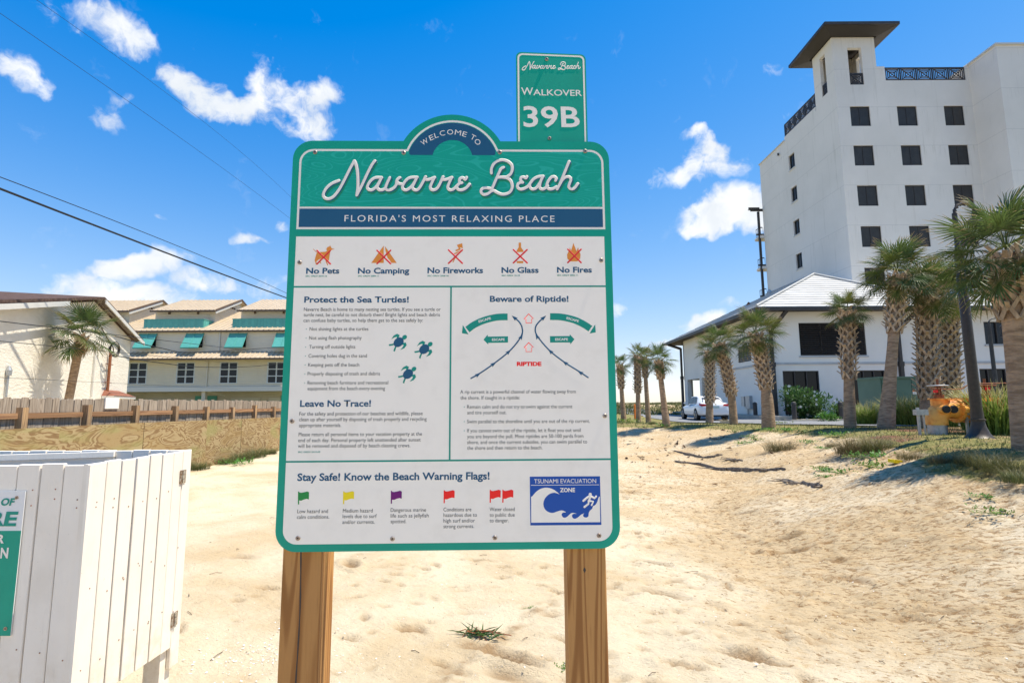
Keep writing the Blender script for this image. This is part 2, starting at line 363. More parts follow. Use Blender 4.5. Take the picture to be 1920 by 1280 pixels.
M['shutter'] = mat('brown_grey_screen', (.032, .030, .027), (.042, .04, .036), 2, .55, rand=.12)
M['glass'] = mat('dark_glass', (.008, .010, .012), rough=.12, spec=.22)
M['glass2'] = mat('blue_dark_glass', (.014, .02, .027), rough=.15, spec=.25)
M['asphalt'] = mat('pale_asphalt', (.17, .17, .175), (.22, .22, .22), 3, .9, bump=.4, bscale=80, world=True)
M['concrete'] = mat('pale_concrete', (.48, .43, .34), (.42, .37, .3), 3, .9, world=True)
M['lamp_post'] = mat('bronze_lamp_post', (.055, .040, .028), (.04, .03, .022), 20, .45, metal=.1)
M['cable'] = mat('black_cable', (.012, .012, .012), rough=.6)
M['pipe_yellow'] = mat('faded_yellow_pipe_paint', (.90, .43, .085), (.68, .19, .025), 3.2, .5, lo=.42, hi=.62, detail=4)
M['rust'] = mat('rusty_iron', (.30, .10, .035), (.16, .06, .03), 20, .8)
M['galv'] = mat('galvanised_steel', (.42, .43, .44), (.33, .34, .35), 20, .4, metal=.5)
M['green_box'] = mat('green_cabinet_paint', (.115, .20, .145), (.10, .18, .13), 2, .5)
M['car_white'] = mat('white_car_paint', (.72, .72, .72), rough=.18, spec=.6)
M['tyre'] = mat('black_rubber', (.015, .015, .015), rough=.85)
M['rim'] = mat('alloy_rim', (.35, .35, .36), rough=.3, metal=.8)
M['tail_red'] = mat('red_tail_light', (.45, .01, .012), rough=.15)
M['plate'] = mat('number_plate', (.45, .55, .50), rough=.5)
M['chrome'] = mat('chrome', (.6, .6, .6), rough=.15, metal=1.)
M['orange_post'] = mat('orange_marker_paint', (.80, .20, .02), rough=.5)
M['driftwood'] = mat('grey_driftwood', (.10, .08, .06), (.24, .20, .16), 20, .9, bump=.6, bscale=60, stretch=(1, 1, 1))
M['debris'] = mat('dark_debris', (.045, .028, .018), (.16, .09, .05), 6, .9, world=True)
M['shell'] = mat('shell_white', (.78, .74, .68), rough=.6)
def leafmat(name, base, tipc, t0, t1, yel=(.22, .20, .035)):
    def f(g, b):
        t = g.n('ShaderNodeAttribute', attribute_name='tip').outputs['Fac']
        P = g.n('ShaderNodeTexCoord').outputs['Object']; rd = g.n('ShaderNodeObjectInfo').outputs['Random']
        c = g.mix(g.step(g.noise(P, 9, 3).outputs[0], .35, .7), base, tuple(x * 1.5 for x in base))
        c = g.mix(g.m('MULTIPLY', g.step(rd, .55, 1.), .5), c, yel)
        c = g.mix(g.step(g.m('ADD', t, g.m('MULTIPLY', g.m('SUBTRACT', g.noise(P, 25, 2).outputs[0], .5), .5)), t0, t1), c, tipc)
        setp(g, b, Base_Color=c, Roughness=.5, Specular_IOR_Level=.35)
        tr = g.n('ShaderNodeBsdfTranslucent', {0: c}); mx = g.n('ShaderNodeMixShader', {0: .28, 1: b.outputs[0], 2: tr.outputs[0]})
        out = [n for n in g.t.nodes if n.type == 'OUTPUT_MATERIAL'][0]; g.t.links.new(mx.outputs[0], out.inputs[0])
    return material(name, f)
M['frond'] = leafmat('palm_frond_green', (.07, .108, .030), (.40, .28, .16), .70, 1.0)
M['dead_frond'] = leafmat('dead_palm_frond', (.27, .17, .085), (.40, .28, .16), .4, 1., (.33, .20, .09))
M['bark'] = mat('palm_bark', (.43, .295, .185), (.25, .165, .10), 5, .95, bump=.9, bscale=9, stretch=(1, 1, 4.), bdist=.03)
M['boot'] = mat('palm_boot', (.50, .385, .27), (.32, .24, .165), 14, .9, bump=.4, bscale=40, stretch=(1, 1, .3), rand=.2)
M['bush'] = leafmat('shrub_leaf', (.045, .10, .025), (.10, .17, .04), .8, 1.)
M['flower'] = mat('white_blossom', (.8, .78, .74), rough=.6)
M['grass_green'] = leafmat('bright_ornamental_grass', (.13, .20, .035), (.42, .36, .16), .6, 1.)
M['grass_dry'] = leafmat('dry_beach_grass', (.13, .115, .055), (.32, .24, .13), .5, 1., (.20, .15, .07))
M['grass_olive'] = leafmat('olive_beach_grass', (.075, .095, .03), (.26, .21, .10), .6, 1., (.14, .12, .05))
M['creeper'] = leafmat('green_creeper_leaf', (.07, .17, .025), (.14, .22, .05), .8, 1.)
# ------------------------------------------------------------------ terrain
def vnoise(x, y, seed=0):
    xi = np.floor(x).astype(np.int64); yi = np.floor(y).astype(np.int64); fx = x - xi; fy = y - yi
    fx = fx * fx * (3 - 2 * fx); fy = fy * fy * (3 - 2 * fy)
    def h(a, b):
        n = (a * 374761393 + b * 668265263 + seed * 1442695041) & 0xffffffff
        n = ((n ^ (n >> 13)) * 1274126177) & 0xffffffff
        return ((n ^ (n >> 16)) & 0xffff) / 65535.0
    return (h(xi, yi) * (1 - fx) + h(xi + 1, yi) * fx) * (1 - fy) + (h(xi, yi + 1) * (1 - fx) + h(xi + 1, yi + 1) * fx) * fy
def fbm(x, y, o=4, seed=0):
    s = 0; a = .5
    for i in range(o): s = s + a * (vnoise(x, y, seed + i) - .5); x = x * 2.03 + 3.1; y = y * 2.03 + 1.7; a *= .5
    return s
def sst(v, a, b): t = np.clip((v - a) / (b - a), 0, 1); return t * t * (3 - 2 * t)
YK = [-20, 0, 2, 4.8, 5.6, 6.2, 7.4, 9.5, 11.8, 16, 18, 20.5, 23, 27, 30, 34, 60]
XC = [9, 7.6, 6.6, 5.9, 5.7, 5.7, 6.0, 6.9, 7.7, 8.1, 7.9, 7.2, 4.8, 2.6, 0, -5, -6]
XF = [3, 2.6, 2.3, 2.2, 2.3, 2.4, 2.8, 3.8, 4.5, 4.9, 4.2, 3.2, 1.6, -3., -6, -9, -12]
TPK = [.95, .95, .95, .95, .95, .95, .95, .94, .90, .84, .80, .73, .68, .62, .6, .6, .6]
def tpar(X, Y):
    w = fbm(X * .33, Y * .33, 3, 5) * 2.4 * np.clip((Y - 2) / 8, .12, 1)
    xf = np.interp(Y, YK, XF); xc = np.interp(Y, YK, XC)
    return (X + w - xf) / (xc - xf)
A_ = [-.5, -.2, 0, .1, .2, .35, .5, .65, .8, .9, 1., 1.2, 2.]
FT = [60, 40, 24, 22, 19, 15.0, 11.0, 7.4, 4.5, 3.4, 2.7, 2.1, 1.5]
CR = [80, 60, 30, 27, 23, 20.5, 16.0, 11.8, 7.4, 6.2, 5.6, 4.8, 3.4]
TP = [.0, .3, .6, .62, .66, .71, .83, .9, .95, .95, .95, .95, .95]
def ground(X, Y):
    X = np.asarray(X, float); Y = np.asarray(Y, float)
    Yc = np.maximum(Y, .4); a = X / Yc
    tp = np.interp(Y, YK, TPK)
    t = np.clip(tpar(X, Y), 0, 1.25)
    h = tp * np.where(t < .25, 2 * t * t, np.where(t < .9, t - .125, .775 + .35 * (1 - (1 - (t - .9) / .35) ** 2) * .5 + .05 * (t - .9))) / .955
    t = np.clip(t, 0, 1)
    h = h + .16 * sst(-X, 4., 6.9) * sst(Y, 3, 9)
    h = h - .1 * sst(Y, 22, 32) * (a > .25)               # paving level behind the crest
    far = sst(Y, 52, 75) * sst(a, -.3, .0)
    h = h + far * (.25 + np.clip(fbm(X * .06, Y * .06, 4, 9) * 2.2 + .55, 0, 1.0))
    lump = sst(Y, 2, 5) * (1 - sst(Y, 45, 60))
    h = h + fbm(X * .5, Y * .5, 3, 21) * .12 * lump * (1 - .8 * t) + fbm(X * 2.1, Y * 2.1, 4, 31) * .055 * (1 - sst(Y, 16, 24)) * (1 - .5 * t)
    return h
def gz(x, y): return float(ground(x, y))
def grow(v0, step, k, lim):
    out = []; v = v0; s = step
    while v < lim: v += s; s *= k; out.append(v)
    return out
D0 = .028
xs = list(np.arange(-3.2, 8.4, D0)); xr = grow(xs[-1], D0, 1.06, 3000); xl = [-2 * 1.6 - (v - 0) for v in grow(0, D0, 1.06, 3000)][::-1]
xs = np.array(xl + xs + xr)
ys = list(np.arange(2.7, 9.6, D0)); yr = grow(ys[-1], D0, 1.0085, 20); yr2 = grow(yr[-1], .15, 1.035, 3000); yl = [2.7 - v for v in grow(0, D0, 1.15, 14)][::-1]
ys = np.array(yl + ys + yr + yr2)
XX, YY = np.meshgrid(xs, ys)
ZZ = ground(XX, YY)
near = (1 - sst(YY, 8, 14)) * sst(YY, 1.5, 2.6) * (1 - sst(np.abs(XX - 2.6), 5.5, 8))
# wind-blown, trodden relief: streaks running away to the left, ripples and pits
u_ = XX * .88 - YY * .47; v_ = XX * .47 + YY * .88
ZZ += near * (fbm(u_ * 3.2, v_ * 7.5, 4, 41) * .05 + fbm(u_ * 9, v_ * 18, 3, 51) * .030) * (.35 + .65 * sst(XX, -.5, 1.6))
PIT = np.zeros_like(ZZ)
for i in range(3000):
    X0 = rng.uniform(-1.2, 8.2) if i % 5 else rng.uniform(-3, 1); Y0 = rng.uniform(2.7, 12.5)
    if X0 < .9 and rng.random() < .6: continue
    s = rng.uniform(.3, .75) * (1 if rng.random() < .93 else 1.8); L = .085 * s * rng.uniform(.8, 1.8); Wd = .044 * s; ang = rng.normal(-.45, .35)
    i0, i1 = np.searchsorted(xs, (X0 - .35, X0 + .35)); j0, j1 = np.searchsorted(ys, (Y0 - .35, Y0 + .35))
    sx = XX[j0:j1, i0:i1] - X0; sy = YY[j0:j1, i0:i1] - Y0
    a = sx * math.cos(ang) + sy * math.sin(ang); b = -sx * math.sin(ang) + sy * math.cos(ang)
    q = (a / L) ** 2 + (b / Wd) ** 2
    dpt = rng.uniform(.016, .055) * s
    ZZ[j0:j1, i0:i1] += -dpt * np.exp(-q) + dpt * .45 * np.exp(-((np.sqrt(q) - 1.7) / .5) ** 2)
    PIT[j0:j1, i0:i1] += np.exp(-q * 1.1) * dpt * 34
# dark track of disturbed sand between the posts
for k in range(150):
    t = rng.random(); X0 = -.55 + t * .9 + rng.normal(0, .03); Y0 = 3.05 + t * 1.5 + rng.normal(0, .05)
    i0, i1 = np.searchsorted(xs, (X0 - .12, X0 + .12)); j0, j1 = np.searchsorted(ys, (Y0 - .12, Y0 + .12))
    q = ((XX[j0:j1, i0:i1] - X0) ** 2 + (YY[j0:j1, i0:i1] - Y0) ** 2) / rng.uniform(.012, .03) ** 2
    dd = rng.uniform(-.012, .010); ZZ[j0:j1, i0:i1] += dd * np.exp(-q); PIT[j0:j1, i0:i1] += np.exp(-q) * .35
ny, nx = XX.shape
me = bpy.data.meshes.new('ground'); me.vertices.add(nx * ny)
me.vertices.foreach_set('co', np.stack([XX, YY, ZZ], -1).astype(np.float32).ravel())
I = (np.arange(ny - 1)[:, None] * nx + np.arange(nx - 1)[None, :]).ravel()
fc = np.stack([I, I + 1, I + nx + 1, I + nx], -1).astype(np.int32)
me.loops.add(fc.size); me.loops.foreach_set('vertex_index', fc.ravel()); me.polygons.add(len(fc))
me.polygons.foreach_set('loop_start', np.arange(0, fc.size, 4, dtype=np.int32)); me.update(calc_edges=True)
me.shade_smooth(); me.materials.append(M['sand'])
AA = XX / np.maximum(YY, .4); tt = tpar(XX, YY)
lawn = sst(tt, .74, 1.06) * sst(AA, .02, .18) * (YY > 1)
lawn = np.where((YY > 45), .5 + fbm(XX * .11, YY * .11, 4, 77) * 1.0 + .12 + .2 * sst(YY, 80, 200), lawn)
lawn = np.where(AA < -.05, np.where(YY > 25, .9, .0), lawn)
mulch = ((XX > 17.2) & (YY > 30.6)).astype(float) * (YY < 36) + ((tt > 1) & (AA > .66) & (AA < .93) & (YY > 9.6) & (YY < 17)) * (fbm(XX * .8, YY * .8, 3, 3) * 1.2 + .45)
for nme, arr in (('lawn', lawn), ('mulch', mulch), ('pit', np.clip(PIT, 0, 1))):
    a = me.attributes.new(nme, 'FLOAT', 'POINT'); a.data.foreach_set('value', arr.astype(np.float32).ravel())
go = bpy.data.objects.new('ground', me); COL.objects.link(go); go['kind'] = 'structure'
def zs(x, y):
    i = min(max(np.searchsorted(xs, x), 1), nx - 1); j = min(max(np.searchsorted(ys, y), 1), ny - 1)
    return float(ZZ[j, i])

def hit(px, py, far=45.):
    """first point of the terrain seen at this place of the photograph"""
    d = ray(px, py); t = 2.2; lt = t
    while t < far:
        q = EYE + d * t
        if q.z < zs(q.x, q.y): break
        lt = t; t *= 1.012
    else: return None
    for _ in range(14):
        mdl = (lt + t) / 2; q = EYE + d * mdl
        if q.z < zs(q.x, q.y): t = mdl
        else: lt = mdl
    q = EYE + d * t; q.z = zs(q.x, q.y); return q

# paved drive on its bed, pale kerb strip
def sheet(name, poly_rows, dz, mt, thick=.0):
    b = MB(); vs = []; n = len(poly_rows[0])
    for row in poly_rows:
        for (x, y) in row: vs.append((x, y, gz(x, y) + dz))
    fs = [(r * n + i, r * n + i + 1, (r + 1) * n + i + 1, (r + 1) * n + i) for r in range(len(poly_rows) - 1) for i in range(n - 1)]
    b.add(vs, fs); o = b.obj(name, mt, kind='structure', smooth=True); return o
def edgeL(y): return float(np.interp(y, [15, 17, 21.8, 25, 38, 60], [10.9, 10.4, 9.9, 8.9, 10.0, 11]))
rows = [[(edgeL(y) + (15.6 - edgeL(y)) * i / 12, y) for i in range(13)] for y in np.linspace(15.6, 62, 90)]
sheet('drive', rows, .035, M['asphalt'])
rows = [[(x, y) for x in np.linspace(15.6, 44, 60)] for y in np.linspace(21, 29.4, 20)]
sheet('parking_court', rows, .035, M['asphalt'])
b = MB()
for i in range(40):
    x0 = 15.8 + i * .72; b.box(x0, x0 + .7, 29.45, 30.5, .3, gz(x0, 30) + .10)
b.box(15.62, 16.6, 30.6, 51, .3, .78)
b.obj('pavement', M['concrete'], kind='structure')

# ------------------------------------------------------------------ wall builder
def wall(b, O, U, V, N, Wd, Ht, holes=(), depth=.25, mi=0):
    """rectangular wall front with recessed openings (u0,u1,v0,v1)"""
    O = Vector(O); U = Vector(U); V = Vector(V); N = Vector(N)
    us = sorted({0, Wd} | {h[0] for h in holes} | {h[1] for h in holes}); vs_ = sorted({0, Ht} | {h[2] for h in holes} | {h[3] for h in holes})
    P = lambda u, v, n=0.: O + U * u + V * v + N * n
    for i in range(len(us) - 1):
        for j in range(len(vs_) - 1):
            cu_, cv = (us[i] + us[i + 1]) / 2, (vs_[j] + vs_[j + 1]) / 2
            if any(h[0] < cu_ < h[1] and h[2] < cv < h[3] for h in holes): continue
            b.quad(P(us[i], vs_[j]), P(us[i + 1], vs_[j]), P(us[i + 1], vs_[j + 1]), P(us[i], vs_[j + 1]), mi)
    for (a, c, d, e) in holes:
        for q in (((a, d), (a, e)), ((c, e), (c, d)), ((a, e), (c, e)), ((c, d), (a, d))):
            b.quad(P(*q[0]), P(*q[1]), P(*q[1], -depth), P(*q[0], -depth), mi)
    return b

# ------------------------------------------------------------------ tower hotel
TX, TY = 26.9, 40.0
tw = thing('hotel_tower', 'tall off-white stucco hotel tower with brown shuttered windows and lookout turret', 'building', (TX, TY, .6))
FZ = 3.30
def zat(px, py, Y): return at(px, py, Y).z
# front window rows from the photograph, columns likewise
rowz = []
for (pt, pb) in ((199, 237), (273, 311), (348, 387), (425, 462)):
    rowz.append((zat(1615, pb, TY), zat(1615, pt, TY)))
zr = rowz[0]; whgt = sum(t - b_ for b_, t in rowz) / 4; top_c = (rowz[0][0] + rowz[0][1]) / 2; pitch_ = (top_c - (rowz[3][0] + rowz[3][1]) / 2) / 3
cols = []
for (pl_, pr_) in ((1595, 1632), (1685, 1721), (1771, 1809)):
    cols.append((at(pl_, 218, TY).x, at(pr_, 218, TY).x))
cw = sum(c[1] - c[0] for c in cols) / 3; cc0 = (cols[0][0] + cols[0][1]) / 2; cp = ((cols[2][0] + cols[2][1]) / 2 - cc0) / 2
PZ = 28.0     # parapet base level
TOPZ = 29.25; CY1 = 42.8
holesF = []
for r_ in range(7):
    for c_ in range(3):
        cx = cc0 + cp * c_; cz = top_c - pitch_ * r_
        holesF.append((cx - cw / 2 - TX, cx + cw / 2 - TX, cz - whgt / 2 - .6, cz + whgt / 2 - .6))
FX1 = 38.05
b = MB()
# front wall, with the railing bay cut out of the parapet as an opening without back
ra, rb_ = at(1660, 143, TY).x, at(1811, 143, TY).x
TB = 26.6
wall(b, (TX, TY, .6), (1, 0, 0), (0, 0, 1), (0, -1, 0), FX1 - TX, TB - .6, holesF)
cup_x1 = 30.45
b.box(cup_x1 + .002, FX1, TY, TY + .3, TB, PZ - .002)
b.box(cup_x1 + .002, ra, TY, TY + .3, PZ, TOPZ); b.box(rb_, FX1, TY, TY + .3, PZ, TOPZ)
# forward block on the right
b.box(FX1, 60, 37.5, 60, .6, TOPZ)
# left wall
YB = 53.3
lrow = []
for (pt, pb) in ((287, 319), (350, 382), (414, 447), (480, 512)):
    lrow.append(((onx(1484, pt, TX).z + onx(1484, pb, TX).z) / 2))
lp = (lrow[0] - lrow[3]) / 3; ya = onx(1478.5, 300, TX).y; yb = onx(1490, 300, TX).y
if ya < yb: ya, yb = yb, ya
holesL = [(YB - ya, YB - yb, lrow[0] - lp * k - .7 - .6, lrow[0] - lp * k + .7 - .6) for k in range(6)]
wall(b, (TX, YB, .6), (0, -1, 0), (0, 0, 1), (-1, 0, 0), YB - TY, 26.6 - .6, holesL)
yr1 = onx(1470, 255, TX).y; yr0 = 42.9
b.box(TX, TX + .3, yr1, YB, 26.6, 27.05); b.box(TX, TX + .3, 42.9, yr1 - .02, 26.6, PZ - .55)
b.box(TX, TX + .3, CY1 + .002, 42.898, 26.6, 27.05)
b.quad((TX, YB, .6), (60, YB, .6), (60, YB, 27), (TX, YB, 27))
b.quad((TX + .3, TY + .3, 26.9), (60, TY + .3, 26.9), (60, YB, 26.9), (TX + .3, YB, 26.9))
# turret walls with openings
oz0, oz1 = zat(1604, 159, TY), zat(1604, 90, TY); ox0, ox1 = at(1591, 120, TY).x, at(1617, 120, TY).x
CT = 31.9
wall(b, (TX, TY, TB), (1, 0, 0), (0, 0, 1), (0, -1, 0), cup_x1 - TX, CT - TB, [(ox0 - TX, ox1 - TX, oz0 - TB, oz1 - TB)], .3)
wall(b, (TX, CY1, TB), (0, -1, 0), (0, 0, 1), (-1, 0, 0), CY1 - TY, CT - TB, [(1.0, 1.75, oz0 - TB, 4.6)], .3)
wall(b, (cup_x1, TY, TB), (0, 1, 0), (0, 0, 1), (1, 0, 0), CY1 - TY, CT - TB, [(.9, 1.9, 1.7, 4.6)], .3)
wall(b, (cup_x1, CY1, TB), (-1, 0, 0), (0, 0, 1), (0, 1, 0), cup_x1 - TX, CT - TB, [(1.2, 2.2, 1.7, 4.6)], .3)
for (x0, x1, y0, y1) in ((TX + .01, TX + .28, TY + .31, TY + 1.0), (cup_x1 - .28, cup_x1 - .01, TY + .31, TY + .85)):
    b.box(x0, x1, y0, y1, PZ, CT - .02)
b.obj('wall', M['tower_stucco'], tw)
# cap on forward block and parapets
b = MB(); b.box(FX1 - .12, 60, 37.38, 60, TOPZ, TOPZ + .14); b.box(TX - .08, TX + .38, yr1, YB + .1, 27.05, 27.17)
b.obj('parapet_cap', M['trim'], tw)
# windows
wm = MB(); wm.box(-cw / 2, cw / 2, -.03, .03, -whgt / 2, whgt / 2)
fr = MB(); 
for sx in (-1, 1): fr.box(sx * cw / 2 - .04 * (sx > 0) - 0 * .0, sx * cw / 2 + .04 * (sx < 0), -.06, -.031, -whgt / 2, whgt / 2)
fr.box(-cw / 2 + .041, cw / 2 - .041, -.06, -.031, -whgt / 2, -whgt / 2 + .05); fr.box(-cw / 2 + .041, cw / 2 - .041, -.06, -.031, whgt / 2 - .05, whgt / 2)
fr.box(-.03, .03, -.06, -.031, -whgt / 2 + .051, whgt / 2 - .051)
frm = fr.mesh('frame', M['dark_metal']); pnm = MB().box(-cw / 4 + .02, cw / 4 - .02, -.03, .03, -whgt / 2, whgt / 2).mesh('pane', M['shutter'])
for r_ in range(7):
    for c_ in range(3):
        cx = cc0 + cp * c_; cz = top_c - pitch_ * r_
        w = inst('window', frm, tw, (cx - TX, .14, cz - .6))
        for s in (-1, 1): inst('pane', pnm, w, (s * cw / 4, .0, 0))
lw = ya - yb
f2 = MB(); f2.box(-.03, .0, -lw / 2, lw / 2, -.7, .7); frm2 = f2.mesh('window', M['glass2'])
f3 = MB()
for s in (-1, 1): f3.box(-.07, -.031, s * (lw / 2 - .05) - .05, s * (lw / 2 - .05) + .05, -.7, .7)
f3.box(-.07, -.031, -.04, .04, -.7, .7); f3.box(-.07, -.031, -lw / 2 + .1, lw / 2 - .1, .62, .7); f3.box(-.07, -.031, -lw / 2 + .1, lw / 2 - .1, -.7, -.62)
frm3 = f3.mesh('frame', M['dark_metal'])
for k in range(6):
    w = inst('window', frm2, tw, (.2, (ya + yb) / 2 - TY, lrow[0] - lp * k - .6)); inst('frame', frm3, w)
    tsil = MB().box(-.06, .0, -lw / 2 - .06, lw / 2 + .06, -.82, -.72)
    if k == 0: silm = tsil.mesh('sill', M['trim'])
    inst('sill', silm, w, (-.2, 0, 0))
# turret roof: low hip, dark underside
b = MB(); x0, x1, y0, y1, ez = 25.75, 31.75, 38.9, 44.4, 32.15
c0 = [(x0, y0, ez), (x1, y0, ez), (x1, y1, ez), (x0, y1, ez)]; c1 = [(x, y, z + .28) for x, y, z in c0]
ap = [(28.0, 41.6, ez + 1.45), (29.4, 41.6, ez + 1.45)]
b.add(c0 + c1 + ap, [(3, 2, 1, 0), (0, 1, 5, 4), (1, 2, 6, 5), (2, 3, 7, 6), (3, 0, 4, 7), (4, 5, 9, 8), (5, 6, 9), (6, 7, 8, 9), (7, 4, 8)])
b.add([(26.75, 39.85, 31.85), (30.6, 39.85, 31.85), (30.6, 43, 31.85), (26.75, 43, 31.85), (x0 + .1, y0 + .1, ez - .003), (x1 - .1, y0 + .1, ez - .003), (x1 - .1, y1 - .1, ez - .003), (x0 + .1, y1 - .1, ez - .003)],
      [(0, 1, 5, 4), (1, 2, 6, 5), (2, 3, 7, 6), (3, 0, 4, 7)])
rf = b.obj('turret_roof', M['soffit'], tw)
b = MB(); b.box(x0 - .06, x1 + .06, y0 - .08, y0 - .003, ez + .02, ez + .26); b.box(x1 + .003, x1 + .08, y0, y1, ez + .02, ez + .26); b.box(x0 - .08, x0 - .003, y0, y1, ez + .02, ez + .26)
b.obj('gutter', M['dark_metal'], rf)
# railings: every panel a part with concentric squares and a cross
def rail_panel(w, h):
    b = MB(); t = .075
    for (a, c) in ((1, 0),):
        b.bar((-w / 2, 0, -h / 2), (w / 2, 0, -h / 2), t, t * 1.4); b.bar((-w / 2, 0, h / 2), (w / 2, 0, h / 2), t, t * 1.4)
        b.bar((-w / 2, 0, -h / 2), (-w / 2, 0, h / 2), t, t); b.bar((w / 2, 0, -h / 2), (w / 2, 0, h / 2), t, t)
    for s in (.78, .56, .34):
        p = [(-w / 2 * s, 0, -h / 2 * s), (w / 2 * s, 0, -h / 2 * s), (w / 2 * s, 0, h / 2 * s), (-w / 2 * s, 0, h / 2 * s)]
        for i in range(4): b.bar(p[i], p[(i + 1) % 4], .06, .05, up=(0, 1, 0))
    b.bar((-w / 2, .01, -h / 2), (w / 2, .01, h / 2), .06, .05, up=(0, 1, 0)); b.bar((-w / 2, -.01, h / 2), (w / 2, -.01, -h / 2), .06, .05, up=(0, 1, 0))
    return b.mesh('railing_panel', M['dark_metal'])
npn = 5; pw = (rb_ - ra) / npn; rpm = rail_panel(pw - .02, 1.12)
for i in range(npn): inst('railing_panel', rpm, tw, (ra + pw * (i + .5) - TX, .12, PZ + .6 - .6))
nl = 6; pwl = (yr1 - yr0) / nl; rpl = rail_panel(pwl - .02, 1.12)
for i in range(nl): inst('railing_panel', rpl, tw, (.12, yr0 + pwl * (i + .5) - TY, PZ - .45), (0, 0, PI / 2))
rps = rail_panel(ox1 - ox0 - .02, 1.0)
inst('railing_panel', rps, tw, ((ox0 + ox1) / 2 - TX, .1, oz0 + .52 - .6))
rps2 = rail_panel(.74, 1.0)
inst('railing_panel', rps2, tw, (.12, CY1 - 1.375 - TY, oz0 + .52 - .6), (0, 0, PI / 2))
# balconies at the far left corner: slabs, posts, rails, slatted sun-shade
pxx = at(1420, 370, 53.5).x; bx0 = pxx - .6
zt = onx(1412, 360, 26.0).z
b = MB()
pxx = at(1420, 370, 53.5).x; b.box(pxx - .1, pxx + .1, 53.45, 53.65, .8, 21.9)
b.obj('balcony_post', M['dark_metal'], tw)
for k in range(6):
    z = 21.8 - 3.35 * (k + 1) - .1 + .6
    b = MB(); b.box(bx0 + .6, TX + 8, YB + .03, YB + 1.3, z, z + .3); b.box(bx0 + .45, bx0 + .6, YB + .4, YB + 1.1, z + .02, z + .16)
    bl = b.obj('balcony_slab', M['tower_stucco'], tw)
    b = MB(); b.bar((bx0 + .7, YB + .35, z + 1.25), (bx0 + .7, YB + 1.2, z + 1.25), .05, .05); b.bar((bx0 + .7, YB + .35, z + .35), (bx0 + .7, YB + 1.2, z + .35), .04, .04)
    b.bar((bx0 + .7, YB + .35, z + 1.25), (TX, YB + .35, z + 1.25), .09, .09); b.bar((bx0 + .3, YB + .30, z + .45), (TX + .1, YB + .30, z + .45), .14, .16)
    for j in range(4): b.bar((bx0 + .7, YB + .35 + j * .28, z + .35), (bx0 + .7, YB + .35 + j * .28, z + 1.25), .03, .03)
    for j in range(4): b.bar((bx0 + .75 + j * .3, YB + .35, z + .35), (bx0 + .75 + j * .3, YB + .35, z + 1.25), .03, .03)
    b.obj('balcony_railing', M['dark_metal'], bl)
b = MB(); zt = 22.0
b.bar((pxx - .9, 53.35, zt), (27.2, 53.35, zt), .14, .2); b.bar((pxx - .5, 54.6, zt + .7), (27.2, 54.6, zt + .7), .12, .2)
b.obj('shade_beam', M['dark_metal'], tw)
slm = MB().box(-.5, 1.0, -.06, .06, -.02, .02).mesh('shade_slat', M['dark_metal'])
for i in range(7): inst('shade_slat', slm, tw, (pxx + .1 - TX, 53.3 + i * .28 - TY, zt + .12 + i * .09 - .6))
b = MB(); b.lathe((26.9 - .14, 49.2, 26.2), [(.09, -.1), (.09, .12), (.02, .16)], 8); b.obj('wall_light', M['dark_metal'], tw)

# ------------------------------------------------------------------ low lobby building with hip roof
LX, LY, LZ = 16.8, 34.0, .72
lo = thing('lobby_building', 'low white-sided building with pale metal hip roof and dark windows below the tower', 'building', (LX, LY, LZ))
b = MB(); EZ = 7.62
def hx(p0, p1, y0_, y1_): # px left, right, top, bottom on front wall
    a_ = at(p0, (y0_ + y1_) / 2, LY).x - LX; c_ = at(p1, (y0_ + y1_) / 2, LY).x - LX
    return (a_, c_, at((p0 + p1) / 2, y1_, LY).z - LZ, at((p0 + p1) / 2, y0_, LY).z - LZ)
HL = hx(1499, 1623, 605, 666); H1 = hx(1470, 1538, 695, 778); H2 = hx(1602, 1662, 694, 768)
H3 = hx(1751, 1771, 604, 646); H5 = hx(1846, 1895, 603, 645); H4 = hx(1755, 1790, 692, 760); H6 = hx(1840, 1890, 691, 762)
HF = [HL, H1, H2, H3, H4, H5, H6]
wall(b, (LX, LY, LZ), (1, 0, 0), (0, 0, 1), (0, -1, 0), 30, EZ - LZ, HF, .18)
# left wall: louvre window, open porch at the far end
YF = 50.6
lv0, lv1 = onx(1384, 660, LX), onx(1408, 660, LX)
vz0, vz1 = onx(1398, 678, LX).z - LZ, onx(1398, 648, LX).z - LZ
p1y = [onx(x, 720, LX).y for x in (1289, 1312, 1316, 1341, 1345)]
pt = onx(1312, 709, LX).z - LZ
holes = [(YF - lv0.y, YF - lv1.y, vz0, vz1), (YF - p1y[0], YF - p1y[1], 0, pt), (YF - p1y[2], YF - p1y[3], 0, pt)]
holes = [(min(a, c), max(a, c), d, e) for a, c, d, e in holes]
wall(b, (LX, YF, LZ), (0, -1, 0), (0, 0, 1), (-1, 0, 0), YF - LY, EZ - LZ, holes, .35)
b.box(LX + 4.5, LX + 30, YF - .2, YF, LZ, EZ); b.box(LX, LX + 4.5, YF - .2, YF - .01, LZ + pt, EZ)
b.box(LX + .36, LX + .7, YF - .35, YF - .21, LZ, LZ + pt)
b.box(LX + 4.4, LX + 4.6, 44, YF - .21, LZ, EZ - .2)
b.quad((LX, 44, LZ), (LX + 4.5, 44, LZ), (LX + 4.5, 44, EZ), (LX, 44, EZ))
wallo = b.obj('wall', M['low_wall'], lo)
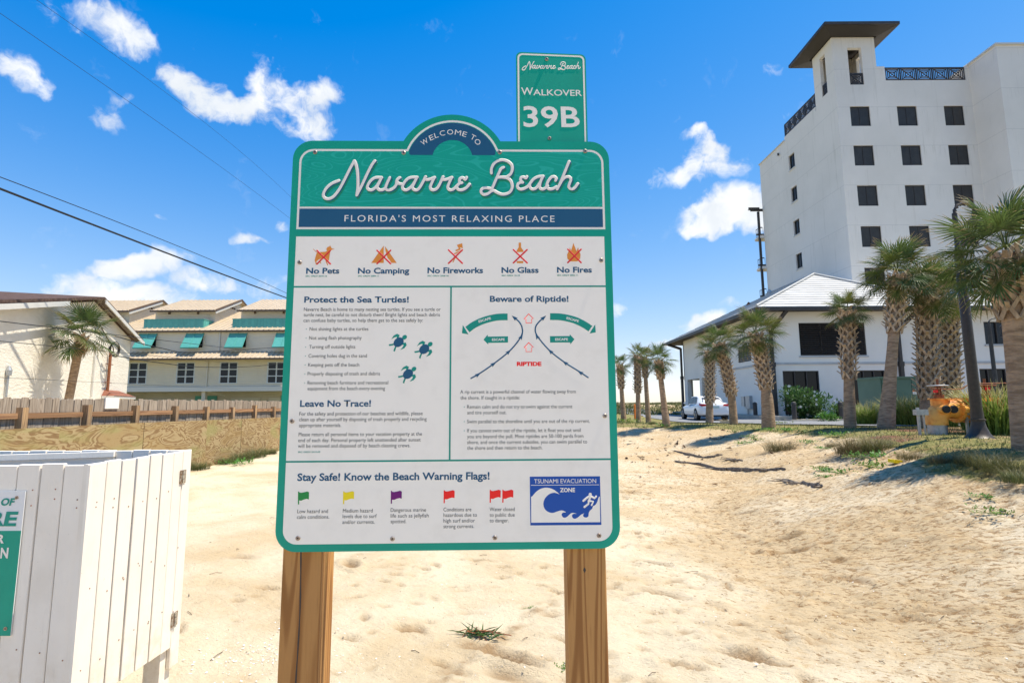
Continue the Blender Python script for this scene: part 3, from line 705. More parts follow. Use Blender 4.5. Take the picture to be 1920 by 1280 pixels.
# band course
bz = zat(1560, 681, LY)
b = MB(); b.box(LX - .05, LX + 30, LY - .06, LY - .003, bz - .07, bz + .07); b.box(LX - .06, LX - .003, LY, p1y[4] - .5, bz - .07, bz + .07)
b.obj('band_course', M['white_roof'], lo)
def glazing(H, n, name='window', mtl='glass', y=None):
    a, c, d, e = H; t = .06; par = MB()
    par.box(LX + a, LX + a + t, LY + .04, LY + .12, LZ + d, LZ + e); par.box(LX + c - t, LX + c, LY + .04, LY + .12, LZ + d, LZ + e)
    par.box(LX + a + t, LX + c - t, LY + .04, LY + .12, LZ + d, LZ + d + t); par.box(LX + a + t, LX + c - t, LY + .04, LY + .12, LZ + e - t, LZ + e)
    for i in range(1, n): x = LX + a + (c - a) * i / n; par.box(x - .03, x + .03, LY + .04, LY + .12, LZ + d + t, LZ + e - t)
    w = par.obj(name, M['dark_metal'], lo)
    for i in range(n):
        x0_ = LX + a + (c - a) * i / n + .031; x1_ = LX + a + (c - a) * (i + 1) / n - .031
        MB().box(x0_, x1_, LY + .13, LY + .16, LZ + d + .02, LZ + e - .02).obj('pane', M[mtl], w)
    return w
glazing(H1, 3); glazing(H2, 3); glazing(H3, 1); glazing(H4, 2); glazing(H5, 2, mtl='glass2'); glazing(H6, 3)
lw_ = glazing(HL, 3)
a, c, d, e = HL; nsl = 17
slt = MB().box(-(c - a) / 2 + .07, (c - a) / 2 - .07, -.05, .05, -.012, .012, M=Matrix.Rotation(R(38), 4, 'X')).mesh('slat', M['dark_metal'])
for i in range(nsl): inst('slat', slt, lw_, (LX + (a + c) / 2 - wloc(lw_).x, LY - .02 - wloc(lw_).y, LZ + d + .1 + (e - d - .15) * i / (nsl - 1) - wloc(lw_).z))
b = MB(); yA, yB_ = sorted((lv0.y, lv1.y)); b.box(LX + .05, LX + .09, yA, yB_, LZ + vz0, LZ + vz1); wv_ = b.obj('window', M['glass'], lo)
for i in range(7):
    z = LZ + vz0 + .08 + (vz1 - vz0 - .16) * i / 6; MB().box(LX - .02, LX + .04, yA, yB_, z - .03, z + .03).obj('slat', M['dark_metal'], wv_)
for sh in (H1, H3, H5, H6, HL):
    a, c, d, e = sh; MB().box(LX + a - .08, LX + c + .08, LY - .07, LY - .004, LZ + d - .13, LZ + d - .02).obj('sill', M['white_roof'], lo)
# roof
EX0, EY0, EYF = 15.9, 33.1, 53.9
apx = Vector((23.25, 38.9, 11.3)); eR = Vector((29.4, EY0, 7.75)); e0 = Vector((EX0, EY0, 7.75)); eF = Vector((EX0, EYF, 7.75))
rid = Vector((23.25, 46.5, 11.3)); ebr = Vector((29.4, EYF, 7.75))
b = MB(); T = Vector((0, 0, .1))
def plane_roof(pts, n_course, mi=0):
    """stepped courses between eave edge (p0,p1) and top edge (p3,p2)"""
    p0, p1, p2, p3 = [Vector(p) for p in pts]
    for k in range(n_course):
        t0, t1 = k / n_course, (k + 1) / n_course
        a, bb = p0.lerp(p3, t0), p1.lerp(p2, t0); c, d = p0.lerp(p3, t1), p1.lerp(p2, t1)
        up = Vector((0, 0, .045))
        b.quad(a + up, bb + up, d + up * .1, c + up * .1, mi); b.quad(a, bb, bb + up, a + up, mi)
plane_roof((e0, eR, apx, apx), 15)
plane_roof((eF, e0, apx, rid), 15)
plane_roof((ebr, eF, rid, rid), 6)
plane_roof((eR, ebr, rid, apx), 6)
shT = at(1700, 545, 39.9).z
plane_roof(((26, EY0 + .02, 7.73), (48, EY0 + .02, 7.73), (48, 39.95, shT), (26, 39.95, shT)), 13)
b.obj('roof', M['white_roof'], lo, normals=False)
b = MB(); b.box(EX0 + .02, 48, EY0, EY0 + 1.2, 7.58, 7.62); b.box(EX0 + .02, LX + .3, EY0 + 1.2, EYF - .05, 7.58, 7.62); b.box(EX0, 29.4, YF - .1, EYF, 7.56, 7.60)
b.obj('soffit', M['soffit'], lo)
b = MB(); b.box(EX0 - .1, 48, EY0 - .13, EY0 - .004, 7.5, 7.72); b.box(EX0 - .13, EX0 - .004, EY0 - .13, EYF, 7.5, 7.72)
b.obj('gutter', M['dark_metal'], lo)
b = MB(); b.tube([eR + T, apx + T], .07, 6); b.tube([e0 + T, apx + T], .07, 6); b.tube([apx + T, rid + T], .07, 6); b.obj('ridge_cap', M['white_roof'], lo)
def downspout(x, y, off=(0, -.9), diag=1.2):
    b = MB(); b.bar((x + off[0], y + off[1], 7.5), (x, y, 7.5 - diag), .2, .22, up=(0, 1, 0)); b.bar((x, y, 7.5 - diag + .05), (x, y, 4.2), .17, .2); b.bar((x, y, 4.2), (x, y, LZ), .21, .24)
    b.box(x - .14, x + .14, y - .14, y + .12, 3.9, 4.2)
    b.obj('downspout', M['dark_metal'], lo)
dx1 = at(1452, 700, LY - .15).x
downspout(LX + .28, LY - .15, (.75, -.75)); downspout(at(1690, 690, LY - .15).x, LY - .15, (.9, -.75)); downspout(LX - .12, YF + .3, (-.75, 1.6), .6)
# roof vent and chimney finials
for (px, py, h) in ((1404, 575, .75), (1443, 553, .95)):
    q = at(px, py, 44); b = MB(); 
    b.lathe((q.x, q.y, q.z - h * .6), [(.3, 0), (.28, h * .3), (.14, h * .45), (.14, h * .8), (.2, h * .85), (.05, h * 1.15)], 10); b.obj('roof_vent', M['rust'] if px < 1420 else M['white_roof'], lo)
# meter boxes on the left wall
mb_ = thing('meter_box', 'grey electrical meter boxes with conduit on the white side wall beside the car', 'utility box', (LX - .1, 40, 1.0))
for (p0, p1, q0, q1) in ((1395, 1401, 743, 761), (1403, 1411, 742, 766)):
    y0_, y1_ = onx(p0, 750, LX).y, onx(p1, 750, LX).y; MB().box(LX - .22, LX - .005, min(y0_, y1_), max(y0_, y1_), onx(p0, q1, LX).z, onx(p0, q0, LX).z).obj('box', M['galv'], mb_)
y_ = onx(1405, 770, LX).y; MB().tube([(LX - .1, y_, onx(1405, 766, LX).z), (LX - .1, y_, .7)], .05, 8).obj('conduit', M['galv'], mb_)

# ------------------------------------------------------------------ townhouses (left, far)
THY = 44.0
GR = 'beige townhouse units in the row behind the fence'
def th_unit(k):
    sh = Vector((170.3 * k / 970 * 44, 0, 0))
    def A(px, py, Y): return at(px, py, Y) 
    x0 = A(212, 640, THY).x + 7.72 * k; x1 = x0 + 7.72
    t = thing('townhouse', TH_L[k], 'house', (x0, THY, .1), GR)
    zb = A(300, 733, THY).z; ze = A(300, 621, THY).z; zm0 = A(300, 672, THY - .9).z; zm1 = A(300, 660, THY).z
    wz0, wz1 = A(300, 719, THY).z, A(300, 680, THY).z; ww = .0
    wins = []
    for i in (0, 1):
        wx = A(242 + 89.4 * i, 700, THY).x + 7.72 * k; wins.append((wx, wx + 1.48))
    b = MB(); wall(b, (x0, THY, zb), (1, 0, 0), (0, 0, 1), (0, -1, 0), x1 - x0, ze - zb, [(a - x0, c - x0, wz0 - zb, wz1 - zb) for a, c in wins] , .12)
    b.quad((x0, THY, zb), (x1, THY, zb), (x1, THY + 3, zb), (x0, THY + 3, zb))
    b.quad((x0, THY + 3, .1), (x1, THY + 3, .1), (x1, THY + 3, zb), (x0, THY + 3, zb))
    b.box(x0 + .1, x0 + .4, THY + .1, THY + .4, .1, zb)
    b.obj('wall', M['siding'], t)
    MB().box(x0, x1, THY - .12, THY - .004, zb - .05, zb + .32).obj('floor_band', M['trim'], t)
    b = MB()
    for q in (.12, 3.5): b.box(x0 + q + 1., x0 + q + 3.6, THY + 2.9, THY + 2.96, .1, 2.3)
    b.obj('garage_door', M['trim'], t)
    for q in (5.6, 6.7): MB().box(x0 + q, x0 + q + .85, THY + 2.88, THY + 2.94, .2, 2.5).obj('door', M['aqua'], t)
    # mid roof strip
    b = MB(); y0_, y1_ = THY - 1.1, THY - .005
    b.add([(x0, y0_, zm0), (x1, y0_, zm0), (x1, y1_, zm1), (x0, y1_, zm1), (x0, y0_, zm0 - .1), (x1, y0_, zm0 - .1), (x1, y1_, zm0 - .1), (x0, y1_, zm0 - .1)], [(0, 1, 2, 3), (4, 7, 6, 5), (0, 4, 5, 1), (0, 3, 7, 4), (1, 5, 6, 2)])
    r1 = b.obj('awning_roof', M['tan_roof'], t)
    b = MB(); n = 19
    for i in range(n): x = x0 + (i + .5) * (x1 - x0) / n; b.bar((x, y0_, zm0 + .03), (x, y1_, zm1 + .03), .05, .06)
    b.obj('roof_seam', M['tan_roof'], r1, kind='stuff')
    MB().box(x0, x1, y0_ - .06, y0_ - .003, zm0 - .14, zm0 - .01).obj('gutter', M['brown_edge'], t)
    # windows with six panes, pale bars
    for (a, c) in wins:
        f = MB(); t_ = .07; zc = [wz0, wz0 + (wz1 - wz0) / 3, wz0 + 2 * (wz1 - wz0) / 3, wz1]; xc = [a, (a + c) / 2, c]
        for x in xc: f.box(x - t_ / 2, x + t_ / 2, THY - .02, THY + .06, wz0 - .035, wz1 + .035)
        for z in zc:
            for j in (0, 1): f.box(xc[j] + t_ / 2, xc[j + 1] - t_ / 2, THY - .02, THY + .06, z - t_ / 2, z + t_ / 2)
        w = f.obj('window', M['bluegrey_trim'], t)
        for j in (0, 1):
            for i in range(3): MB().box(xc[j] + .036, xc[j + 1] - .036, THY + .07, THY + .09, zc[i] + .036, zc[i + 1] - .036).obj('pane', M['glass2'], w)
    # aqua storm shutters propped open over upper windows
    for i in (0, 1):
        sx0 = A(263 + 87.5 * i, 625, THY).x + 7.72 * k; sw = A(296, 625, THY).x - A(263, 625, THY).x
        zt_ = A(290, 625.5, THY - .05).z; zb_ = A(272, 652, THY - .85).z
        o_ = MB().box(sx0 + .1, sx0 + sw - .1, THY - .02, THY - .006, zb_ + .1, zt_ - .05).obj('upper_window', M['glass'], t)
        b = MB(); b.add([(sx0, THY - .05, zt_), (sx0 + sw, THY - .05, zt_), (sx0 + sw, THY - .8, zb_), (sx0, THY - .8, zb_), (sx0, THY - .05, zt_ - .06), (sx0 + sw, THY - .05, zt_ - .06), (sx0 + sw, THY - .8, zb_ - .06), (sx0, THY - .8, zb_ - .06)],
              [(0, 1, 2, 3), (4, 7, 6, 5), (0, 4, 5, 1), (1, 5, 6, 2), (2, 6, 7, 3), (3, 7, 4, 0)])
        s_ = b.obj('shutter', M['aqua'], t)
        b = MB()
        for q in (0, .5, 1): x = sx0 + sw * (.02 + .96 * q); b.bar((x, THY - .055, zt_ + .02), (x, THY - .81, zb_ + .02), .05, .04)
        b.bar((sx0, THY - .81, zb_ + .015), (sx0 + sw, THY - .81, zb_ + .015), .05, .05); b.obj('shutter_frame', M['aqua'], s_)
    # main roof
    zr1 = A(443, 583, 50.5).z; y0_ = THY - .22; zE = A(300, 619.5, y0_).z
    b = MB(); b.add([(x0, y0_, zE), (x1, y0_, zE), (x1, 50.5, zr1), (x0, 50.5, zr1), (x0, y0_, zE - .1), (x1, y0_, zE - .1), (x1, 50.5, zr1 - .12), (x0, 50.5, zr1 - .12)], [(0, 1, 2, 3), (4, 7, 6, 5), (0, 4, 5, 1), (0, 3, 7, 4), (1, 5, 6, 2), (2, 6, 7, 3)])
    r2 = b.obj('main_roof', M['tan_roof'], t); b = MB()
    for i in range(17): x = x0 + (i + .5) * (x1 - x0) / 17; b.bar((x, y0_, zE + .03), (x, 50.5, zr1 + .03), .05, .06)
    b.obj('roof_seam', M['tan_roof'], r2, kind='stuff')
    MB().box(x0, x1, y0_ - .07, y0_ - .003, zE - .16, zE - .01).obj('gutter', M['brown_edge'], t)
    # dormer
    DY = 46.0
    dx0, dx1 = A(291, 600, DY).x + 7.72 * k, A(403, 600, DY).x + 7.72 * k
    dz1 = A(300, 583, DY).z; sl = (zr1 - zE) / (50.5 - y0_); zroof = lambda y: zE + (y - y0_) * sl
    ex0, ex1 = A(282, 581.6, 45.4).x + 7.72 * k, A(404.5, 581.6, 45.4).x + 7.72 * k; ze_ = A(300, 581.5, 45.4).z
    Yr = 49.7; zrr = A(400, 562.3, Yr).z; Yb = 50.9; zbk = zrr - (Yb - Yr) * .42
    b = MB(); b.quad((dx0, DY, zroof(DY) - .2), (dx1, DY, zroof(DY) - .2), (dx1, DY, dz1 + .1), (dx0, DY, dz1 + .1))
    for x in (dx0, dx1): b.add([(x, DY, zroof(DY) - .2), (x, Yb - .2, zroof(Yb) - .3), (x, Yb - .2, zbk), (x, Yr, zrr - .12), (x, DY, dz1 + .1)], [(0, 1, 2, 3, 4)])
    d_ = b.obj('dormer_wall', M['siding'], t)
    b = MB(); e = [(ex0, 45.4, ze_), (ex1, 45.4, ze_), (ex1, Yr, zrr), (ex0, Yr, zrr), (ex1, Yb, zbk), (ex0, Yb, zbk)]
    e2 = [(x, y, z - .12) for x, y, z in e]
    b.add(e + e2, [(0, 1, 2, 3), (3, 2, 4, 5), (7, 6, 9, 8), (8, 9, 11, 10), (0, 6, 7, 1), (1, 7, 8, 2), (2, 8, 10, 4), (4, 10, 11, 5), (5, 11, 9, 3), (3, 9, 6, 0)])
    r3 = b.obj('dormer_roof', M['tan_roof'], t); b = MB(); n = 15
    for i in range(n): x = ex0 + (i + .5) * (ex1 - ex0) / n; b.bar((x, 45.4, ze_ + .03), (x, Yr, zrr + .03), .05, .05)
    b.obj('roof_seam', M['tan_roof'], r3, kind='stuff')
    b = MB(); b.box(ex0, ex1, 45.32, 45.397, ze_ - .16, ze_ - .01); b.bar((ex1 + .03, 45.4, ze_ - .02), (ex1 + .03, Yr, zrr - .02), .05, .14); b.bar((ex1 + .03, Yr, zrr - .02), (ex1 + .03, Yb, zbk - .02), .05, .14); b.obj('gutter', M['brown_edge'], t)
    b = MB(); b.bar((ex1 - .02, 45.45, ze_ - .22), (ex1 - .02, Yr, zrr - .22), .05, .2); b.obj('rake_board', M['trim'], t)
    b = MB()
    for i in range(4): b.lathe((dx1 + .05, 48.0 + i * .36, zroof(48) + .95), [(.08, 0), (.08, .14)], 6)
    b.obj('vent', M['brown_edge'], d_)
    for q in (.22, .70): MB().box(dx0 + (dx1 - dx0) * q, dx0 + (dx1 - dx0) * q + .16, DY - .1, DY - .01, dz1 - .32, dz1 - .12).obj('wall_lamp', M['brown_edge'], d_)
    for q in (.08, .24): 
        MB().box(dx0 + (dx1 - dx0) * q, dx0 + (dx1 - dx0) * q + .72, DY - .04, DY - .006, dz1 - 1.6, dz1 - .75).obj('window', M['glass'], d_)
    MB().box(dx0 + (dx1 - dx0) * .74, dx0 + (dx1 - dx0) * .74 + .85, DY - .04, DY - .006, dz1 - 2.1, dz1 - .35).obj('door', M['siding'], d_)
    # balcony parapet of aqua boards
    BY = 44.55; px0, px1 = A(270, 607, BY).x + 7.72 * k, A(381, 607, BY).x + 7.72 * k; pz0, pz1 = A(300, 616, BY).z, A(300, 599.3, BY).z
    bm_ = MB().box(-.13, .13, -.03, .03, 0, pz1 - pz0).mesh('board', M['aqua'])
    bc = MB().box(px0 - .03, px1 + .05, BY - .05, BY + .05, pz1, pz1 + .05); bc.box(px1, px1 + .06, BY, 46, pz1, pz1 + .05); par = bc.obj('balcony_parapet', M['aqua'], t)
    nb = int((px1 - px0) / .27); pl0 = wloc(par)
    for i in range(nb): inst('board', bm_, par, (px0 + (i + .5) * (px1 - px0) / nb - pl0.x, BY - pl0.y, pz0 - pl0.z))
    for i in range(5): inst('board', bm_, par, (px1 - pl0.x, BY + .14 + i * .27 - pl0.y, pz0 - pl0.z), (0, 0, PI / 2))
    MB().box(px0 - .1, px1 + .2, BY - .12, BY + .1, pz0 - .14, pz0 - .02).obj('balcony_edge', M['brown_edge'], par)
    # downpipe
    b = MB(); x = A(389, 680, THY - .1).x + 7.72 * k; b.tube([(x, THY - .08, zm0 - .2), (x, THY - .08, zb + .3), (x + .05, THY - .08, zb), (x + .8, THY + 1.4, zb - .4)], .05, 6)
    b.tube([(x + .9, THY - .08, zE - .2), (x + .9, THY - .08, zm1 + .05)], .05, 6); b.obj('downpipe', M['trim'], t)
TH_L = {-2: 'townhouse unit at the far left end of the row, mostly behind the stucco house', -1: 'beige townhouse unit whose dormer rises just right of the stucco roof peak',
        0: 'beige townhouse unit with aqua balcony midway between stucco house and large sign', 1: 'beige townhouse unit with aqua balcony cut off by the left edge of the large sign', 2: 'beige townhouse unit hidden behind the large beach sign'}
for k in (-2, -1, 0, 1): th_unit(k)

# ------------------------------------------------------------------ stucco house (left)
SP = Vector((-16.4, 20., 0)); sdir = Vector((-.342, .94, 0)); sn = Vector((.94, .342, 0))
apz = at(180, 560, 20).z
sh_ = thing('stucco_house', 'cream stucco house with brown shingled gable roof behind the wooden fence', 'house', (-16.4, 20, 0))
rz_ = at(254, 640, SP.y + 4.6).z
wr = 4.35; slope = (apz - rz_) / 5.0
b = MB(); Lw = 11.
pA = SP + sdir * wr; pB = SP - sdir * Lw
b.add([pB, pA, pA + Vector((0, 0, apz - slope * wr - .12)), SP + Vector((0, 0, apz - .12)), pB + Vector((0, 0, apz - slope * Lw * .93 - .12))], [(0, 1, 2, 3, 4)])
bk = -sn * 5.5
b.quad(pA, pA + bk, pA + bk + Vector((0, 0, apz - slope * wr - .12)), pA + Vector((0, 0, apz - slope * wr - .12)))
b.quad(pB, pB + bk, pB + bk + Vector((0, 0, apz - slope * Lw * .93 - .12)), pB + Vector((0, 0, apz - slope * Lw * .93 - .12)))
b.obj('wall', M['stucco'], sh_, normals=False)
eR_ = SP + sdir * 5.0 + Vector((0, 0, apz - slope * 5.0)); eL_ = SP - sdir * 11.6 + Vector((0, 0, apz - slope * 11.6 * .93)); tp = SP + Vector((0, 0, apz)); o_ = sn * .32; th_ = Vector((0, 0, .09))
b = MB()
for (p, q) in ((tp, eR_), (eL_, tp)):
    vs = [p + o_, q + o_, q + bk, p + bk]; b.add([v + th_ for v in vs] + vs, [(0, 1, 2, 3), (7, 6, 5, 4), (0, 4, 5, 1), (1, 5, 6, 2), (2, 6, 7, 3), (3, 7, 4, 0)])
rf = b.obj('roof', M['shingle'], sh_)
b = MB()
dn = Vector((0, 0, -.13))
for (p, q) in ((tp, eR_), (tp.lerp(eL_, .26) , eL_)):
    a_, c_ = p + o_ + sn * .02 + Vector((0, 0, -.02)), q + o_ + sn * .02 + Vector((0, 0, -.02)); b.add([a_, c_, c_ + dn * 1.2, a_ + dn * 1.2, a_ + sn * .04, c_ + sn * .04, c_ + dn * 1.2 + sn * .04, a_ + dn * 1.2 + sn * .04], [(0, 1, 2, 3), (7, 6, 5, 4), (0, 4, 5, 1), (1, 5, 6, 2), (2, 6, 7, 3), (3, 7, 4, 0)])
b.obj('rake_board', M['trim'], sh_)
b = MB(); 
for (p, q) in ((tp, eR_),): b.add([p + sn * .003, q + sn * .003, q + o_, p + o_], [(0, 1, 2, 3)])
b.obj('soffit', M['stucco'], sh_)
# conduit mast, meter hood, wires
def onwall(px, py, off=.0):
    d = ray(px, py); t = (SP + sn * off - EYE).dot(sn) / d.dot(sn); return EYE + d * t
hd = [onwall(188, 741), onwall(232, 743), onwall(232, 733), onwall(188, 731)]
b = MB(); a_, c_ = onwall(190, 742), onwall(231, 744); ww_ = (c_ - a_).length; zt_ = onwall(205, 731).z
b.add([a_ + sn * .5, c_ + sn * .5, c_ + Vector((0, 0, zt_ - a_.z)) * 1. - sdir * ww_ * .25, a_ + Vector((0, 0, zt_ - a_.z)) + sdir * ww_ * .1], [(0, 1, 2, 3)])
b.add([a_ + sn * .5, a_, a_ + Vector((0, 0, zt_ - a_.z)) + sdir * ww_ * .1], [(0, 1, 2)]); b.add([c_ + sn * .5, c_, c_ + Vector((0, 0, zt_ - a_.z)) - sdir * ww_ * .25], [(0, 1, 2)])
b.obj('meter_hood', M['shingle_red'], sh_)
b = MB(); b.prism([a_ + sn * .48 - Vector((0, 0, .0)), c_ + sn * .48, c_ + sn * .02, a_ + sn * .02], (0, 0, -.1)); b.obj('hood_box', M['trim'], sh_)
b = MB(); p0, p1 = onwall(201, 736, .1), onwall(208, 660, .1); b.tube([p0, Vector((p0.x, p0.y, p1.z))], .055, 8)
for q in (.25, .7): z = p0.z + (p1.z - p0.z) * q; b.bar(Vector((p0.x, p0.y, z)) - sdir * .35, Vector((p0.x, p0.y, z)) + sdir * .35, .03, .03)
b.obj('service_mast', M['rust'], sh_)
b = MB(); mp_ = onwall(213, 655, .35); 
for k in range(3):
    b.tube([mp_ + Vector((0, math.cos(a) * .25, math.sin(a) * (.22 + .05 * k))) + sn * .03 * k for a in np.linspace(0, 2 * PI, 14)], .018, 5)
b.tube(smooth_line([onwall(188, 610, .3), onwall(200, 632, .3), mp_, onwall(205, 668, .12)]), .02, 5)
b.obj('cable_coil', M['cable'], sh_)
b = MB(); p0, p1 = onwall(172, 744, .06), onwall(178, 650, .06); b.tube([p0, Vector((p0.x, p0.y, p1.z))], .03, 6); b.obj('conduit', M['trim'], sh_)
b = MB(); p0, p1 = onwall(11, 744, .06), onwall(12, 700, .06); b.tube([p0, Vector((p0.x, p0.y, p1.z))], .03, 6); b.lathe(Vector((p0.x, p0.y, p1.z)), [(.07, -.05), (.08, .1), (.03, .22)], 8); b.obj('vent_pipe', M['galv'], sh_)
# ------------------------------------------------------------------ picket fence and plywood retaining wall (left)
FXX = -7.62; FTOP = 1.74
fe = thing('picket_fence', 'weathered grey dog-eared board fence with brown posts and rail above plywood wall', 'fence', (FXX, 6, 0))
pk = []
for v in range(4):
    b = MB(); w = .066; h = 1.62; e = .022; z1 = h + (.0, .008, -.012, .004)[v]
    b.prism([(0, -w, 0), (0, w, 0), (0, w, z1 - e), (0, w - e, z1), (0, -w + e, z1), (0, -w, z1 - e)], (-.018, 0, 0)); pk.append(b.mesh('board', M['fence_wood']))
y = 5.2; i = 0
while y < 23.5:
    inst('board', pk[i % 4], fe, (-.06 + random.uniform(-.006, .006), y - 6, .12 + random.uniform(-.012, .012)), (random.uniform(-.008, .008), 0, 0)); y += .143; i += 1
for py_ in np.arange(5.68, 24, 1.22):
    jit = random.uniform(-.03, .03)
    b = MB(); b.box(FXX - .055, FXX + .05, py_ - .05 + jit, py_ + .05 + jit, .1, FTOP - .14 + random.uniform(-.05, .03)); b.obj('post', M['fpost_wood'], fe, org=(FXX, py_, .1))
    if py_ < 23: MB().box(FXX - .05, FXX - .012, py_ + .055, py_ + 1.16, FTOP - .32, FTOP - .235).obj('rail', M['rail_wood'], fe, org=(FXX, py_, 1.4))
nq = onx(210, 755, FXX - .04)
tag(MB().box(FXX - .055, FXX - .03, nq.y - .17, nq.y + .17, nq.z - .11, nq.z + .10).obj('paper_notice', M['white_print']), 'small blank white notice fixed to the top of the grey board fence', 'notice')
PX = -7.35
pw_ = thing('plywood_wall', 'low retaining wall of swirly grained plywood sheets below the board fence', 'wall', (PX, 6, 0))
for j, y0_ in enumerate((3.75, 6.1, 8.5, 10.45, 12.6, 14.2, 15.9, 17.6, 20.0, 22.4)):
    y1_ = (6.1, 8.5, 10.45, 12.6, 14.2, 15.9, 17.6, 20.0, 22.4, 24.8)[j]
    b = MB(); zt0, zt1 = [1.6 - .0404 * 7.5 + (yy - 7.5) * -.0075 for yy in (y0_, y1_)]
    zt0, zt1 = min(zt0, 1.28), min(zt1, 1.28)
    dx = (.0, .006, -.004, .003)[j % 4]
    b.prism([(PX + dx, y0_ + .003, -.2), (PX + dx, y1_ - .003, -.2), (PX + dx, y1_ - .003, zt1), (PX + dx, y0_ + .003, zt0)], (-.02, 0, 0)); b.obj('plywood_sheet', M['plywood'], pw_, org=(PX, y0_, 0))

# ------------------------------------------------------------------ white plank enclosure (left foreground)
BXX, BY0, BY1, BT = -1.955, 2.45, 3.20, 1.335
wb = thing('plank_enclosure', 'white painted plank enclosure with hinged side door standing on the sand', 'enclosure', (-2.6, 2.85, 0))
def plank(x0, x1, y0, y1, z0, z1, name='plank', par=wb):
    b = MB(); b.box(x0, x1, y0, y1, z0, z1)
    o = b.obj(name, M['white_paint'], par, org=((x0 + x1) / 2, (y0 + y1) / 2, z0))
    md = o.modifiers.new('bevel', 'BEVEL'); md.width = .003; md.segments = 1; return o
x = BXX - .022; k = 0
while x > -4.6:
    w = .102; plank(x - w, x, BY0, BY0 + .022, .06, BT + (-.004, .003, 0)[k % 3]); x -= w + .0035 + .004 * (k % 3 == 1); k += 1
door = thing('door', '', ''); 
bpy.data.objects.remove(door)
dr = MB().box(BXX - .062, BXX - .024, BY0 + .06, BY1 - .13, 1.08, 1.16).obj('door', M['white_paint'], wb, org=(BXX, BY0, .5))
MB().box(BXX - .062, BXX - .024, BY0 + .06, BY1 - .13, .42, .50).obj('batten', M['white_paint'], dr)
y = BY0 + .006; k = 0
ws = [.089, .089, .090, .089, .090, .090, .082]; gaps = [.006, .011, .013, .012, .010, .004, .0]
for w, gp in zip(ws, gaps):
    plank(BXX - .022, BXX + random.uniform(-.0015, .001), y, y + w, .255 - .02 * k / 6, BT + .004 * math.sin(k * 2), 'plank', dr); y += w + gp; k += 1
plank(BXX - .022, BXX, y + .002, BY1 + .01, .12, BT + .002)
MB().box(BXX - .0005, BXX + .012, BY0 - .020, BY0 - .001, .10, BT - .002).obj('corner_trim', M['white_paint'], wb)
MB().box(BXX - .021, BXX - .001, BY0 - .018, BY0 - .002, .10, BT + .001).obj('corner_trim', M['white_paint'], wb)
x = BXX - .03; k = 0
while x > -5.2:
    plank(x - .1, x, BY1 - .022, BY1, .2, BT + .002 * (k % 3)); x -= .104; k += 1
for (a, c) in ((BXX - .115, BY1 - .115),):
    MB().box(a, a + .09, c, c + .09, .03, BT - .05).obj('post', M['white_paint'], wb); MB().box(a + .001, a + .089, c + .001, c + .089, -.1, .03).obj('post_foot', M['post_wood'], wb, org=(a, c, 0))
MB().box(-3.4, BXX - .13, BY1 - .062, BY1 - .024, 1.1, 1.19).obj('rail', M['white_paint'], wb); MB().box(-4.6, BXX - .04, BY0 + .024, BY0 + .062, 1.1, 1.19).obj('rail', M['white_paint'], wb)
# inner diagonal partition whose top edge shows
pa, pb_ = onz(0, 866, BT - .01), onz(198, 850, BT - .01)
b = MB(); b.bar(Vector((-4.2, 2.62, BT - .02)), Vector((pb_.x, BY1 - .03, BT - .02)), .035, .03); b.obj('partition_cap', M['white_paint'], wb)
b = MB(); p_, q_ = Vector((-4.2, 2.62, .3)), Vector((pb_.x, BY1 - .03, .3)); b.add([p_, q_, q_ + Vector((0, 0, BT - .34)), p_ + Vector((0, 0, BT - .34))], [(0, 1, 2, 3)]); b.obj('partition', M['white_paint'], wb)
for (px, py) in ((342, 893), (326, 1160)):
    q = onx(px, py, BXX); b = MB(); hy = .026; 
    b.box(BXX + .0015, BXX + .005, q.y - hy, q.y - .004, q.z - .038, q.z + .038); b.box(BXX + .0015, BXX + .005, q.y + .004, q.y + hy, q.z - .038, q.z + .038)
    h = b.obj('hinge', M['hinge'], wb)
    b = MB()
    for s in (-.026, 0, .026): b.tube([(BXX + .009, q.y, q.z + s - .011), (BXX + .009, q.y, q.z + s + .011)], .006, 8)
    b.obj('hinge_pin', M['chrome'], h)
b = MB()
for i in range(26):
    y = BY0 + .05 + (i % 7) * .105 + random.uniform(-.01, .01); z = (BT - .2, .75, .45)[i // 9] + random.uniform(-.04, .04)
    b.tube([(BXX, y, z), (BXX + .002, y, z)], .0032, 6)
for i in range(16):
    x = BXX - .05 - (i % 6) * .105; z = (BT - .13, BT - .17, .5)[i // 6] + random.uniform(-.03, .03); b.tube([(x, BY0, z), (x, BY0 - .002, z)], .003, 6)
b.obj('screw_heads', M['rust'], wb, kind='stuff')
# green and white notice on the enclosure, cut by the picture's edge
Yn = BY0 - .004
def ony(px, py, Y): return at(px, py, Y)
nx1 = ony(48, 922, Yn).x; nzt = ony(48, 920, Yn).z; nzb = ony(22, 1191, Yn).z; nzm = ony(40, 994, Yn).z; nx1 = (nx1 + ony(22, 1190, Yn).x) / 2
ns = thing('enclosure_notice', 'green and white notice plate screwed to the white plank enclosure at the left edge', 'sign', (nx1 - .25, Yn, nzb))
MB().box(nx1 - .5, nx1, Yn - .003, Yn, nzb, nzt).obj('plate', M['white_metal_plate'], ns); MB().box(nx1 - .5, nx1 - .001, Yn - .0036, Yn - .0031, nzb + .001, nzm).obj('green_field', M['teal'], ns)
for (px, py) in ((33, 932), (12, 1177)):
    q = ony(px, py, Yn); b = MB(); b.tube([(q.x, Yn - .003, q.z), (q.x, Yn - .006, q.z)], .008, 10); s_ = b.obj('screw', M['screw'], ns); MB().tube([(q.x, Yn - .006, q.z), (q.x, Yn - .0065, q.z)], .003, 8).obj('recess', M['screw_dark'], s_)

